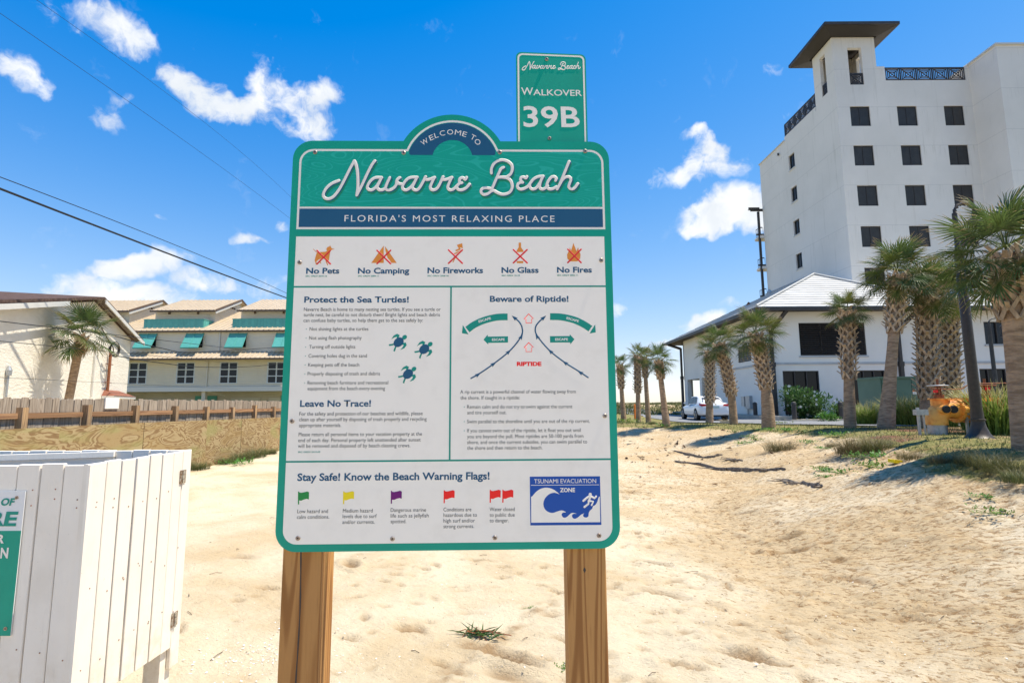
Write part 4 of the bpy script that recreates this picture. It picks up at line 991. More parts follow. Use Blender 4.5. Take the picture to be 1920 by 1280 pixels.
# ------------------------------------------------------------------ text
def text_mesh(txt, bold=0., spacing=1., res=3):
    cu_ = bpy.data.curves.new('t', 'FONT'); cu_.body = txt; cu_.size = 1; cu_.offset = bold; cu_.space_character = spacing; cu_.resolution_u = res
    o = bpy.data.objects.new('t', cu_); COL.objects.link(o)
    me = bpy.data.meshes.new_from_object(o.evaluated_get(bpy.context.evaluated_depsgraph_get())); 
    v = np.empty(len(me.vertices) * 3); me.vertices.foreach_get('co', v); v = v.reshape(-1, 3)
    bpy.data.objects.remove(o); bpy.data.curves.remove(cu_); return me, v
_cap = {}
def cap_h(bold):
    if bold not in _cap:
        me, v = text_mesh('H', bold); _cap[bold] = (v[:, 1].min(), v[:, 1].max()); bpy.data.meshes.remove(me)
    return _cap[bold]
def put_text(txt, p0, p1, cap, mt, parent, outw, bold=0., spacing=1., name='lettering', rot_up=None, kind=None, shear=0.):
    """p0,p1: world ends of the baseline; cap: capital height in metres; outw: offset towards the reader"""
    me, v = text_mesh(txt, bold, spacing)
    x0, x1 = v[:, 0].min(), v[:, 0].max(); c0, c1 = cap_h(bold)
    p0 = Vector(p0); p1 = Vector(p1); U = (p1 - p0) / (x1 - x0); N = Vector(outw); up = N.normalized().cross(U.normalized()) * -1
    if rot_up is not None: up = Vector(rot_up)
    elif up.z < 0: up = -up
    k = cap / (c1 - c0); L = wloc(parent)
    org = p0 - L + N; s = (v[:, 0] - x0); t = (v[:, 1] - c0) * k
    co_ = np.outer(s, U) + np.outer(t, up) + np.array(org) + np.outer(t * shear, U.normalized())
    me.vertices.foreach_set('co', co_.ravel()); me.materials.clear(); me.materials.append(mt); me.name = name; me.update()
    o = bpy.data.objects.new(name, me); COL.objects.link(o); o.parent = parent
    if kind: o['kind'] = kind
    return o
# visible letters on the cut notice
for (t, pl_, pr_, py, cp_, mk, sh_x) in (('OF', 0, 25, 947.5, 13, 'teal_print', .18), ('RE', -24, 29, 986, 25, 'teal_print', .12), ('R', -8, 7, 1018, 15, 'white_print', .1), ('N', 0, 14.5, 1046, 18, 'white_print', .0)):
    a_, c_ = ony(pl_, py, Yn - .0045), ony(pr_, py, Yn - .0045); put_text(t, a_, c_, cp_ * 2.5 / 970, M[mk], ns, (0, -.0002, 0), .035, shear=sh_x)

# ------------------------------------------------------------------ big sign
SL = Vector((-.235, 1.99, 0)); KY = .019
sg = thing('beach_information_sign', 'large teal and white beach rules sign on two square wooden posts', 'sign', SL)
def pl(px, py, k=KY, Y0=1.95):
    d = ray(px, py); return EYE + d * (Y0 / (d.y - k * d.x))
NB = Vector((KY, -1, 0)).normalized()       # towards the reader
UB = Vector((1, KY, 0)).normalized()
def BP(x, z, lay=0.): return Vector((x, 1.95 + KY * x, z)) + NB * lay
LAY = .0003
bx0_, bx1_, bz0, bz1 = -.8575, .3905, 1.077, 2.637; cr_ = .075
def rrect(x0, x1, z0, z1, r, n=8, arcp=None):
    out = []
    for (cx, cz, a0) in ((x1 - r, z1 - r, 0), (x0 + r, z1 - r, 90), (x0 + r, z0 + r, 180), (x1 - r, z0 + r, 270)):
        if r <= 0: out.append((cx, cz)); continue
        for i in range(n + 1): a = R(a0 + 90 * i / n); out.append((cx + r * math.cos(a), cz + r * math.sin(a)))
        if a0 == 0 and arcp: out += arcp
    return out
def arc_pts(cx, cz, r, zbase, n=24):
    h = zbase - cz; a0 = math.asin(h / r); return [(cx + r * math.cos(a0 + (PI - 2 * a0) * i / n), cz + r * math.sin(a0 + (PI - 2 * a0) * i / n)) for i in range(n + 1)]
acx = -.2335; top_ = 2.749; half = .192; rad_ = (half ** 2 + (top_ - bz1) ** 2) / (2 * (top_ - bz1)); acz = top_ - rad_
outl = rrect(bx0_, bx1_, bz0, bz1, cr_, 8, arc_pts(acx, acz, rad_, bz1))
board = MB().prism([BP(x, z) for x, z in outl], -NB * .0125).obj('board', M['teal'], sg)
def flatp(name, pts, mt, lay, parent=board): return MB().flat([BP(x, z, lay * LAY) for x, z in pts]).obj(name, mt, parent, normals=False)
def PZ_(px, py): q = pl(px, py); return q.x, q.z
# header: white line, woodgrain field, arch band, banner
hx0 = (PZ_(556, 430)[0] + PZ_(561, 300)[0]) / 2; hx1 = (PZ_(1131, 300)[0] + PZ_(1135, 425)[0]) / 2
hz1 = PZ_(700, 280)[1]; hz0 = PZ_(850, 430)[1]; lw = .0085
atop = PZ_(848, 226)[1]; ah = (PZ_(931.7, 280)[0] - PZ_(760.5, 280)[0]) / 2
r2 = (ah ** 2 + (atop - hz1) ** 2) / (2 * (atop - hz1)); ac2 = atop - r2
def hdr(o_, bot):
    x0, x1, z1 = hx0 + o_, hx1 - o_, hz1 - o_; r = .055 - o_
    pts = []
    for (cx, cz, a0) in ((x1 - r, z1 - r, 0),): pts += [(cx + r * math.cos(R(90 * i / 8)), cz + r * math.sin(R(90 * i / 8))) for i in range(9)]
    pts += arc_pts(acx + .002, ac2, r2 - o_, z1)
    pts += [(x0 + r + r * math.cos(R(90 + 90 * i / 8)), z1 - r + r * math.sin(R(90 + 90 * i / 8))) for i in range(9)]
    return pts + [(x0, bot), (x1, bot)]
flatp('header_outline', hdr(0, hz0), M['white_print'], 1)
zb1 = PZ_(850, 388)[1]; zb2 = zb1 - lw * .9
flatp('header_field', hdr(lw, zb1), M['header'], 2)
flatp('banner', [(hx0 + lw, hz0 + lw), (hx1 - lw, hz0 + lw), (hx1 - lw, zb2), (hx0 + lw, zb2)], M['navy'], 2)
# navy arch
o1 = arc_pts(acx + .002, ac2, r2 - lw * 1.3, hz1 - .022); zi = PZ_(848, 263)[1]; hi = .078; bot = hz1 - .024
ri = (hi ** 2 + (zi - bot) ** 2) / (2 * (zi - bot)); i1 = arc_pts(acx + .002, zi - ri, ri, bot)
o1 = arc_pts(acx + .002, ac2, r2 - lw * 1.3, hz1 - .004); ex = o1[0][0]
flatp('arch_band', o1 + [(2 * (acx + .002) - ex, bot + .004), (2 * (acx + .002) - ex + .006, bot)] + i1[::-1] + [(ex - .006, bot), (ex, bot + .004)], M['navy'], 3)
# main white panel with teal dividing lines
mx0 = (PZ_(555, 446)[0] + PZ_(531, 990)[0]) / 2; mx1 = (PZ_(1133, 446)[0] + PZ_(1148, 985)[0]) / 2; mz1 = PZ_(850, 443.5)[1]; mz0 = PZ_(840, 1017)[1]
pts = rrect(mx0, mx1, mz0, mz1, .05); pts = [(mx1, mz1)] + [(mx0, mz1)] + [p for p in pts if p[1] < (mz0 + mz1) / 2]
flatp('panel', pts, M['panel'], 1)
hl1 = PZ_(840, 537.2)[1]; hl2 = PZ_(840, 862.8)[1]; vx = (PZ_(844.8, 560)[0] + PZ_(844, 850)[0]) / 2; t_ = .0032
def rect(name, x0, x1, z0, z1, m_, lay): return flatp(name, [(x0, z0), (x1, z0), (x1, z1), (x0, z1)], m_, lay)
rect('dividing_line', mx0, mx1, hl1 - t_, hl1 + t_, M['teal_print'], 2); rect('dividing_line', mx0, mx1, hl2 - t_, hl2 + t_, M['teal_print'], 2); rect('dividing_line', vx - t_, vx + t_, hl2 + t_, hl1 - t_, M['teal_print'], 2)
U95 = 1.95 / 970
def stroke(name, pxs, w_px, m_, lay, parent=board, sub=4, plane=None, off=(0, 0), smooth=True):
    pf = plane or pl; b = MB()
    for s in pxs:
        P = [pf(x + off[0], y + off[1]) + NB * lay * LAY for x, y in s]
        if smooth and len(P) > 2: P = smooth_line(P, sub)
        r = w_px * U95 / 2
        # rounded ends
        d0 = (P[0] - P[1]).normalized(); d1 = (P[-1] - P[-2]).normalized()
        P2 = [P[0] + d0 * r * .95, P[0] + d0 * r * .6] + P + [P[-1] + d1 * r * .6, P[-1] + d1 * r * .95]; rr = [r * .3, r * .8] + [r] * len(P) + [r * .8, r * .3]
        b.tube(P2, rr, 8, fdir=NB, flat=.07)
    return b.obj(name, m_, parent, smooth=True)
s1 = lambda L: [[(600 + x / 6.62, 290 + y / 6.62) for x, y in s] for s in L]; s2 = lambda L: [[(890 + x / 9.143, 290 + y / 9.143) for x, y in s] for s in L]
NAV = s1([[(235, 325), (150, 360), (85, 415), (46, 480), (52, 530), (100, 552), (160, 530), (215, 470), (260, 400), (320, 285), (375, 175), (428, 80)], [(428, 80), (455, 150), (470, 260), (472, 400), (458, 503)], [(458, 503), (520, 385), (590, 235), (645, 130), (682, 80)],
 [(765, 287), (695, 287), (640, 318), (595, 380), (595, 425), (640, 442), (690, 410), (735, 345), (765, 287)], [(765, 287), (735, 350), (712, 405), (735, 438), (775, 440), (812, 420)], [(868, 288), (835, 355), (815, 420), (850, 442), (905, 425), (948, 375), (955, 320), (990, 288)], [(955, 325), (975, 358), (1025, 370)],
 [(1205, 283), (1130, 286), (1075, 315), (1030, 380), (1030, 425), (1070, 442), (1125, 410), (1170, 350), (1205, 283)], [(1205, 283), (1172, 350), (1150, 405), (1170, 438), (1212, 438), (1255, 385), (1310, 278)], [(1310, 278), (1303, 305), (1350, 312), (1422, 285)], [(1422, 285), (1392, 345), (1370, 405), (1390, 438), (1435, 435), (1475, 390), (1527, 278)],
 [(1527, 278), (1520, 305), (1565, 312), (1637, 285)], [(1637, 285), (1607, 345), (1587, 405), (1607, 438), (1650, 435), (1695, 395), (1728, 358)], [(1818, 285), (1805, 312), (1772, 288), (1735, 305), (1735, 342), (1768, 350), (1728, 362), (1700, 402), (1718, 435), (1765, 440), (1815, 415), (1855, 370)]])
BEA = s2([[(288, 318), (290, 240), (335, 155), (405, 108), (480, 95), (560, 115), (628, 170), (645, 245), (620, 330), (555, 382), (480, 390), (405, 392)], [(495, 222), (450, 250), (415, 320), (375, 410), (335, 500), (300, 585)], [(300, 590), (240, 578), (175, 572), (118, 600), (112, 645), (155, 685), (215, 678), (270, 640), (320, 618), (385, 652), (455, 680), (525, 680), (600, 648), (640, 580), (640, 505), (605, 435), (545, 402), (470, 390)],
 [(892, 380), (880, 408), (840, 388), (797, 398), (788, 440), (822, 480)], [(822, 480), (770, 485), (735, 525), (745, 575), (792, 597), (850, 585), (910, 550), (950, 500)],
 [(1172, 373), (1090, 382), (1015, 420), (950, 500), (948, 560), (990, 595), (1055, 575), (1115, 490), (1172, 373)], [(1172, 373), (1135, 450), (1112, 540), (1130, 585), (1175, 595), (1225, 565), (1250, 540)], [(1388, 445), (1398, 410), (1362, 380), (1310, 395), (1255, 470), (1235, 550), (1280, 592), (1340, 588), (1400, 555)],
 [(1618, 122), (1545, 300), (1475, 470), (1415, 592)], [(1445, 540), (1505, 435), (1570, 387), (1630, 390), (1650, 435), (1625, 500), (1615, 560), (1660, 592), (1712, 575), (1765, 502)]])
stroke('script_shadow', NAV + BEA, 6.4, M['shadow_print'], 2.6, off=(2.2, 4.6), sub=3)
stroke('script_outline', NAV + BEA, 6.4, M['navy'], 3.3, off=(1.5, 1.6), sub=3)
stroke('script_lettering', NAV + BEA, 6.0, M['white_print'], 4.2, sub=4)
def T(txt, xl, xr, yb, cap, m_='black_print', bold=0., tilt=None, spacing=1., parent=board, name='lettering', lay=3.2, kind=None):
    if tilt is None: tilt = (yb - 757) / 763 * -.0145 - .004   # the photographed slope of a level line
    a_, c_ = pl(xl, yb), pl(xr, yb + tilt * (xr - xl)); return put_text(txt, a_, c_, cap * U95 * 1.01, M[m_], parent, NB * lay * LAY, bold, spacing, name)
T("FLORIDA'S MOST RELAXING PLACE", 645.9, 1039.8, 415.4, 12.4, 'white_print', .0, spacing=1.25)
for ch, zx, zy, an, wd in (('W', 440, 535, 31, 13.6), ('E', 565, 460, 24, 8), ('L', 652, 420, 17, 7), ('C', 762, 380, 8, 10), ('O', 903, 360, 1, 11.3), ('M', 1045, 370, -9, 11.5), ('E', 1165, 400, -17, 8), ('T', 1318, 456, -28, 9), ('O', 1400, 540, -37, 11.3)):
    px, py = 750 + zx / 9.6, 210 + zy / 9.6; c_, s_ = math.cos(R(an)), math.sin(R(an)); h = 10.4
    bx, by = px + (h / 2) * s_ * -1 * -1 * 1., py + (h / 2) * c_
    bx = px + (h / 2) * s_
    a_, e_ = pl(bx - wd / 2 * c_, by + wd / 2 * s_), pl(bx + wd / 2 * c_, by - wd / 2 * s_)
    upv = (pl(px - s_ * 0 - s_ * h / 2, py - c_ * h / 2) - pl(bx, by)).normalized()
    put_text(ch, a_, e_, h * U95, M['white_print'], board, NB * LAY * 4, .0, rot_up=upv)
for txt, xl, xr, yb in (('No Pets', 574, 636.2, 513.4), ('No Camping', 671.1, 767.4, 513.3), ('No Fireworks', 801.5, 905.7, 512.6), ('No Glass', 940.3, 1009.9, 512), ('No Fires', 1044.4, 1109.8, 511.5)): T(txt, xl, xr, yb, 11.4, 'navy', .028, tilt=-.003)
for txt, xl, xr, yb in (('SRC ORDV 2019-18', 573, 613, 519.2), ('SRC ORDV 2009-11', 671, 710, 519), ('SRC ORDV 2008-18', 801.5, 841, 518.6), ('SRC ORDV 10-19', 940.5, 974.5, 518), ('SRC ORDV 2005-11', 1044.5, 1083.5, 517.5), ('SRC ORDV 2019-09', 558.7, 600.5, 848.5)): T(txt, xl, xr, yb, 2.8, 'teal_print', .02)
T('Protect the Sea Turtles!', 570.4, 766.5, 567.4, 11.6, 'navy', .026); T('Beware of Riptide!', 918.5, 1066, 566, 11.6, 'navy', .026)
T('Leave No Trace!', 562.5, 695.5, 762.5, 12, 'navy', .026); T('Stay Safe! Know the Beach Warning Flags!', 557.5, 918, 901.3, 13.4, 'navy', .026, tilt=-.008)
LINES = [("Navarre Beach is home to many nesting sea turtles. If you see a turtle or", 569.9, 826.2, 582.8), ("turtle nest, be careful to not disturb them! Bright lights and beach debris", 569.3, 824.9, 592.9), ("can confuse baby turtles, so help them get to the sea safely by:", 569, 793, 603.4),
 ("Not shining lights at the turtles", 580.5, 690.7, 619.5), ("Not using flash photography", 579.7, 678.2, 636.2), ("Turning off outside lights", 579.7, 666.3, 652.9), ("Covering holes dug in the sand", 578.4, 688, 669.9), ("Keeping pets off the beach", 577.8, 673.7, 686.7), ("Properly disposing of trash and debris", 576.8, 712.5, 703.4), ("Removing beach furniture and recreational", 576.8, 727.9, 720.3), ("equipment from the beach every evening", 576.8, 722, 731),
 ("For the safety and protection of our beaches and wildlife, please", 561.3, 792.5, 778.4), ("clean up after yourself by disposing of trash properly and recycling", 561, 800, 789), ("appropriate materials.", 560.8, 640, 800), ("Please return all personal items to your vacation property at the", 560, 791.3, 817), ("end of each day. Personal property left unattended after sunset", 559.3, 788.8, 828), ("will be removed and disposed of by beach cleaning crews.", 558.8, 769.3, 838.6),
 ("A rip current is a powerful channel of water flowing away from", 863, 1079.5, 737.3), ("the shore. If caught in a riptide:", 863.3, 974.5, 748.4), ("Remain calm and do not try to swim against the current", 875.8, 1073.3, 765.3), ("and tire yourself out.", 876, 949.5, 776), ("Swim parallel to the shoreline until you are out of the rip current.", 875.8, 1105.8, 792.8), ("If you cannot swim out of the riptide, let it float you out until", 875.8, 1088.8, 809.8), ("you are beyond the pull. Most riptides are 50-100 yards from", 876, 1093.8, 820.8), ("shore, and once the current subsides, you can swim parallel to", 876, 1100.8, 831.6), ("the shore and then return to the beach.", 876, 1017, 842.3),
 ("Low hazard and", 557.5, 615, 961), ("calm conditions.", 556.8, 617.5, 971.7), ("Medium hazard", 643, 698.8, 960), ("levels due to surf", 642.5, 706.3, 970.4), ("and/or currents.", 642, 702.5, 981.2), ("Dangerous marine", 732.5, 798.8, 958.6), ("life such as jellyfish", 732.5, 803.8, 969.3), ("spotted.", 732.5, 761.8, 979.8), ("Conditions are", 831.5, 883.8, 957.7), ("hazardous due to", 831.5, 894.3, 968), ("high surf and/or", 831.5, 890.5, 978.6), ("strong currents.", 831.5, 888.8, 989.2), ("Water closed", 918, 965, 957.2), ("to public due", 918, 965, 967.7), ("to danger.", 918, 954, 978.2)]
for t, a_, c_, y_ in LINES: T(t, a_, c_, y_ + .3, 6.4, 'black_print', .0)
b = MB()
for (x, y) in ((574.5, 617), (574, 633.7), (573.3, 650.5), (572.8, 667.2), (572.3, 684), (571.8, 700.9), (571.3, 717.8), (870.5, 762.6), (870.5, 790), (870.5, 807)):
    q = pl(x, y); b.flat([q + NB * 3 * LAY + UB * (.0017 * math.cos(a)) + Vector((0, 0, .0017 * math.sin(a))) for a in np.linspace(0, 2 * PI, 9)[:-1]])
b.obj('bullet_points', M['teal_print'], board, kind='stuff', normals=False)
def icon(name, polys, m_, lay=3.):
    b = MB()
    for p in polys: b.flat([pl(x, y) + NB * lay * LAY for x, y in p])
    return b.obj(name, m_, board, normals=False)
z3 = lambda L: [[(560 + x / 8.727, 440 + y / 8.727) for x, y in p] for p in L]
icon('dog_pictogram', z3([[(300, 290), (440, 280), (470, 260), (450, 245), (470, 205), (505, 195), (515, 175), (530, 205), (545, 228), (590, 235), (545, 248), (520, 262), (510, 330), (495, 420), (485, 430), (445, 400), (410, 365), (350, 400), (325, 410), (290, 440), (300, 495), (285, 490), (262, 420), (280, 350)], [(340, 445), (352, 438), (372, 470), (355, 470)], [(440, 430), (455, 425), (485, 500), (472, 505)], [(235, 238), (240, 232), (300, 288), (290, 292)]]), M['orange_print'])
icon('tent_pictogram', z3([[(1392, 180), (1392, 463), (1188, 463)], [(1412, 190), (1605, 463), (1520, 463), (1490, 420), (1455, 380), (1420, 260)]]), M['orange_print'])
z4 = lambda L: [[(830 + x / 3.764, 420 + y / 3.764) for x, y in p] for p in L]
icon('firework_pictogram', z4([[(100, 148), (138, 136), (142, 174), (128, 166), (115, 176)], [(88, 186), (118, 172), (134, 178), (96, 194)], [(78, 208), (110, 194), (128, 186), (100, 208), (84, 214)], [(92, 222), (98, 224), (76, 270), (68, 272)]]), M['orange_print'])
[icon('bottle_pictogram', [p_], M['orange_print']) for p_ in z4([[(536, 132), (553, 132), (553, 165), (570, 188), (570, 198), (522, 198), (522, 188), (536, 165)], [(522, 262), (570, 262), (568, 277), (524, 277)]])]
icon('flame_pictogram', z4([[(922, 134), (936, 170), (944, 192), (956, 165), (960, 185), (973, 215), (970, 245), (950, 264), (900, 264), (880, 245), (878, 215), (893, 185), (898, 165), (905, 190), (915, 160)]]), M['orange_print'])
X_ = []
for (x0, y0, x1, y1) in ((594.5, 469.8, 619.5, 495), (707, 469.5, 732.5, 494.5), (841, 468.8, 867, 493.8), (962.5, 468.3, 988.3, 493), (1064.5, 467.5, 1089.5, 492.5)): X_ += [[(x0, y0), (x1, y1)], [(x1, y0), (x0, y1)]]
for i in range(5): stroke('red_cross', X_[2 * i:2 * i + 2], 2.9, M['red_print'], 4, smooth=False)
# turtles
def turtle(cx, cy):
    s = 1.; ang = R(-40)
    def tr(p): x, y = p; return (cx + x * math.cos(ang) - y * math.sin(ang), cy + x * math.sin(ang) + y * math.cos(ang))
    el_ = lambda x, y, a, c, rt=0, n=14: [tr((x + a * math.cos(t) * math.cos(rt) - c * math.sin(t) * math.sin(rt), y + a * math.cos(t) * math.sin(rt) + c * math.sin(t) * math.cos(rt))) for t in np.linspace(0, 2 * PI, n + 1)[:-1]]
    fl = []
    for sg_ in (-1, 1):
        fl.append([tr(p) for p in ((5, 6 * sg_), (10, 9 * sg_), (8, 14 * sg_), (1, 15.5 * sg_), (-7, 13 * sg_), (0, 12 * sg_), (4, 10 * sg_), (1, 7 * sg_))])
        fl.append([tr(p) for p in ((-8, 4 * sg_), (-12, 6 * sg_), (-17, 9 * sg_), (-18, 6 * sg_), (-13, 3 * sg_), (-9, 1.5 * sg_))])
    icon('turtle_pictogram', [el_(14.5, 0, 5, 4)] + fl, M['teal_print'], 3); icon('turtle_shell', [el_(0, 0, 10.5, 8.2)], M['navy'], 4)
for c_ in ((747.5, 641.5), (795.5, 654.5), (765, 701)): turtle(*c_)
# riptide diagram
def band(L, w):  # curved arrow band as polygon
    P = [Vector((x, y)) for x, y in L]; P = [Vector((p.x, p.y)) for p in smooth_line([(p.x, p.y, 0) for p in P], 4)]; a_, c_ = [], []
    for i, p in enumerate(P):
        d = (P[min(i + 1, len(P) - 1)] - P[max(i - 1, 0)]).normalized(); n = Vector((-d.y, d.x)) * w / 2; a_.append(tuple(p + n)); c_.append(tuple(p - n))
    return a_ + c_[::-1]
Z = lambda x, y: (830 + x / 3.764, 420 + y / 3.764)
icon('escape_arrow', [band([Z(458, 655), Z(380, 658), (Z(290, 680)), Z(220, 712), Z(175, 745)], 12.6), [Z(142, 712), Z(136, 770), Z(182, 778)]], M['teal_print'])
icon('escape_arrow', [band([Z(758, 653), Z(836, 656), Z(926, 676), Z(996, 708), Z(1042, 738)], 12.6), [Z(1076, 708), Z(1080, 764), Z(1036, 772)]], M['teal_print'])
icon('escape_arrow', [[Z(461, 792), Z(461, 836), Z(322, 838), Z(322, 850), Z(288, 816), Z(317, 780), Z(319, 794)]], M['teal_print']); icon('escape_arrow', [[Z(757, 791), Z(896, 790), Z(897, 778), Z(930, 813), Z(901, 848), Z(900, 835), Z(758, 836)]], M['teal_print'])
def tt_(txt, x0, y0, x1, y1): 
    put_text(txt, pl(*Z(x0, y0)), pl(*Z(x1, y1)), 4.6 * U95, M['white_print'], board, NB * 4 * LAY, .03)
tt_('ESCAPE', 256, 696, 342, 672); tt_('ESCAPE', 872, 670, 958, 694); tt_('ESCAPE', 348, 824, 438, 823); tt_('ESCAPE', 794, 822, 884, 821)
T('RIPTIDE', 969, 1015.2, 686, 7.9, 'brightred', .05, tilt=0)
for oy in (0, 202): stroke('riptide_arrow', [[Z(607, 634 + oy), Z(640, 668 + oy), Z(628, 670 + oy), Z(628, 698 + oy), Z(588, 698 + oy), Z(588, 671 + oy), Z(574, 671 + oy), Z(607, 634 + oy)]], 1.3, M['brightred'], 3, smooth=False)
LFT = [Z(200, 1088), Z(270, 1048), Z(370, 978), Z(480, 888), Z(555, 790), Z(560, 730), Z(535, 685), Z(500, 658)]; RGT = [Z(1026, 1082), Z(960, 1038), Z(860, 975), Z(752, 890), Z(665, 785), Z(655, 730), Z(680, 690), Z(716, 658)]
def heads(L): 
    out = []
    for (x, y, an) in L:
        c_, s_ = math.cos(R(an)), math.sin(R(an)); out.append([(Z(x, y)[0] + (u * c_ + v * s_) / 3.764, Z(x, y)[1] + (-u * s_ + v * c_) / 3.764) for u, v in ((30, 0), (-14, -14), (-6, 0), (-14, 14))])
    return out
stroke('current_line', [LFT], 2.6, M['navy'], 3); [icon('arrowhead', [h_], M['navy'], 3.5) for h_ in heads([(245, 1065, 33), (355, 990, 35), (462, 905, 42), (552, 800, 62), (510, 665, 140)])]
stroke('current_line', [RGT], 2.6, M['navy'], 3); [icon('arrowhead', [h_], M['navy'], 3.5) for h_ in heads([(975, 1050, 148), (868, 982, 145), (764, 902, 137), (668, 798, 118), (708, 665, 40)])]
# flags
for (x, y, m_) in ((559, 921, 'green_print'), (643.5, 920.5, 'yellow_print'), (733, 919.6, 'purple_print'), (832, 918.6, 'brightred'), (918.3, 917.8, 'brightred'), (942, 917.6, 'brightred')):
    icon('flag_pictogram', [[(x, y), (x + 2.2, y), (x + 2.2, y + 1.5), (x + 6, y + 2.2), (x + 12, y + 1), (x + 17, y - .3), (x + 20.5, y + 1.2), (x + 20.3, y + 14.5), (x + 16, y + 13.5), (x + 11, y + 14.8), (x + 6, y + 17), (x + 2.2, y + 16.5), (x + 2.0, y + 24), (x - .3, y + 24)]], M[m_])
# tsunami plate
z5 = lambda L: [[(985 + x / 12.19, 885 + y / 12.19) for x, y in p] for p in L]
icon('evacuation_plate', z5([[(100, 98), (1705, 88), (1738, 1200), (115, 1212)]]), M['blue_print'], 2)
def sm(L): return [(p.x, p.y) for p in smooth_line([(x, y, 0) for x, y in L], 4)]
wave = [(132, 560)] + sm([(165, 540), (240, 450), (340, 380), (460, 350), (580, 365), (690, 420), (785, 505)]) + sm([(785, 505), (720, 475), (640, 465), (540, 500), (450, 590), (410, 710), (440, 830), (520, 900), (620, 925), (720, 895), (820, 868), (880, 880), (930, 912)]) + sm([(930, 912), (860, 918), (828, 960), (855, 1020), (905, 1035), (970, 1000), (1040, 935), (1110, 925), (1175, 945)]) + sm([(1175, 945), (1100, 945), (1065, 985), (1085, 1040), (1140, 1058), (1210, 1020), (1280, 960), (1350, 935)]) + sm([(1350, 935), (1318, 970), (1335, 1015), (1390, 1030), (1440, 1000), (1452, 915), (1490, 860), (1530, 825), (1545, 775), (1600, 740), (1640, 680), (1665, 600), (1690, 545)]) + [(1700, 560), (1712, 1135), (135, 1148)]
icon('wave_pictogram', z5([wave]), M['panel'], 3)
icon('plate_rule', z5([[(130, 288), (1688, 278), (1688, 288), (130, 300)]]), M['panel'], 3)
stroke('runner_pictogram', z5([[(1480, 520), (1480, 580), (1445, 650)], [(1460, 545), (1395, 590), (1325, 650)], [(1490, 545), (1585, 590), (1615, 550)], [(1445, 655), (1440, 720), (1350, 790)], [(1450, 650), (1550, 665), (1515, 745)]]), 3.6, M['panel'], 3.4, smooth=False)
icon('runner_head', z5([[(1482 + 36 * math.cos(a), 500 + 36 * math.sin(a)) for a in np.linspace(0, 2 * PI, 13)[:-1]]]), M['panel'], 4)
T('TSUNAMI EVACUATION', 1001.4, 1117.7, 905.4, 7.2, 'panel', .0, tilt=-.006, lay=4); T('ZONE', 1049.8, 1078.1, 922, 7.4, 'panel', .03, tilt=-.006, lay=4)
def screw(px, py, pf, par, r=.0085):
    q = pf(px, py); o = MB().tube([q, q + NB * .0028, q + NB * .0045], [r, r, r * .75], 12).obj('screw', M['screw'], par); MB().tube([q + NB * .0046, q + NB * .005], r * .38, 8).obj('recess', M['screw_dark'], o)
for p in ((591, 286), (757, 287), (937, 286), (1097, 284), (562, 492), (1127, 488), (548, 789), (1134, 779), (559, 1008), (736, 1009), (928, 1007), (1123, 1003)): screw(*p, pl, board)
# posts
for (x0, x1) in ((-.835, -.693), (.196, .338)):
    y0_ = 1.95 + KY * (x0 + x1) / 2 + .014
    b = MB(); b.box(x0, x1, y0_, y0_ + .14, -.5, 2.45); o = b.obj('post', M['post_wood'], sg, org=((x0 + x1) / 2, y0_, 0)); md = o.modifiers.new('bevel', 'BEVEL'); md.width = .006; md.segments = 2
    if x0 < 0:
        b = MB(); xx = x0 + .062; P = [(xx + .0035 * math.sin(z * 9) + (2.45 - z) * .004, y0_ - .0008, z) for z in np.linspace(.3, 1.2, 24)]; b.tube(P, [.0018 + .0012 * math.sin(i * .9) ** 2 for i in range(24)], 4, fdir=(0, -1, 0), flat=.3); b.obj('drying_crack', M['screw_dark'], o)
    else:
        b = MB(); b.tube([(x0 + .063, y0_ - .0008, .99), (x0 + .063, y0_ - .0012, .999), (x0 + .063, y0_ - .0008, 1.008)], [.001, .005, .001], 8, fdir=(0, -1, 0), flat=.3); b.obj('knot', M['screw_dark'], o)

# ------------------------------------------------------------------ walkover number plate
KW = .068
plw = lambda px, py: pl(px, py, KW, 1.968)
NW = Vector((KW, -1, 0)).normalized()
def WP(x, z, lay=0): return Vector((x, 1.968 + KW * x, z)) + NW * lay
wx0 = (plw(969, 110).x + plw(967, 255).x) / 2; wx1 = (plw(1099, 115).x + plw(1101, 255).x) / 2; wz1 = (plw(985, 99).z + plw(1085, 101.5).z) / 2; wz0 = 2.56
wk = thing('walkover_number_sign', 'small teal number sign reading walkover 39B fixed behind the large sign', 'sign', ((wx0 + wx1) / 2, 1.98, wz0), None)
pb2 = MB().prism([WP(x, z) for x, z in rrect(wx0, wx1, wz0, wz1, .022, 6)], -NW * .003).obj('plate', M['teal'], wk)
o_ = rrect(wx0 + .006, wx1 - .006, wz0 - .02, wz1 - .006, .02, 6); i_ = rrect(wx0 + .013, wx1 - .013, wz0 - .02, wz1 - .013, .015, 6); b = MB(); n = len(o_)
b.add([WP(x, z, LAY) for x, z in o_ + i_], [(k, (k + 1) % n, (k + 1) % n + n, k + n) for k in range(n)]); b.obj('border_line', M['white_print'], pb2, normals=False)
zw = lambda x, y: (970 + x / 7.11, 95 + y / 7.11)
NBs = NB; 
def mapw(L, off, sc_):  # reuse the script strokes at the small size
    return [[(978.5 + (x - 604) * sc_ * 1.0, 132 + (y - 372) * sc_ * 1.0 + (x - 604) * sc_ * .012) for x, y in s] for s in L]
stroke('script_lettering', mapw(NAV + BEA, 0, .2285), 1.9, M['white_print'], 2, parent=pb2, plane=plw, sub=2)
def TW(txt, x0, y0, x1, y1, cap, bold): put_text(txt, plw(*zw(x0, y0)), plw(*zw(x1, y1)), cap * 1.98 / 970, M['white_print'], pb2, NW * 2 * LAY, bold)
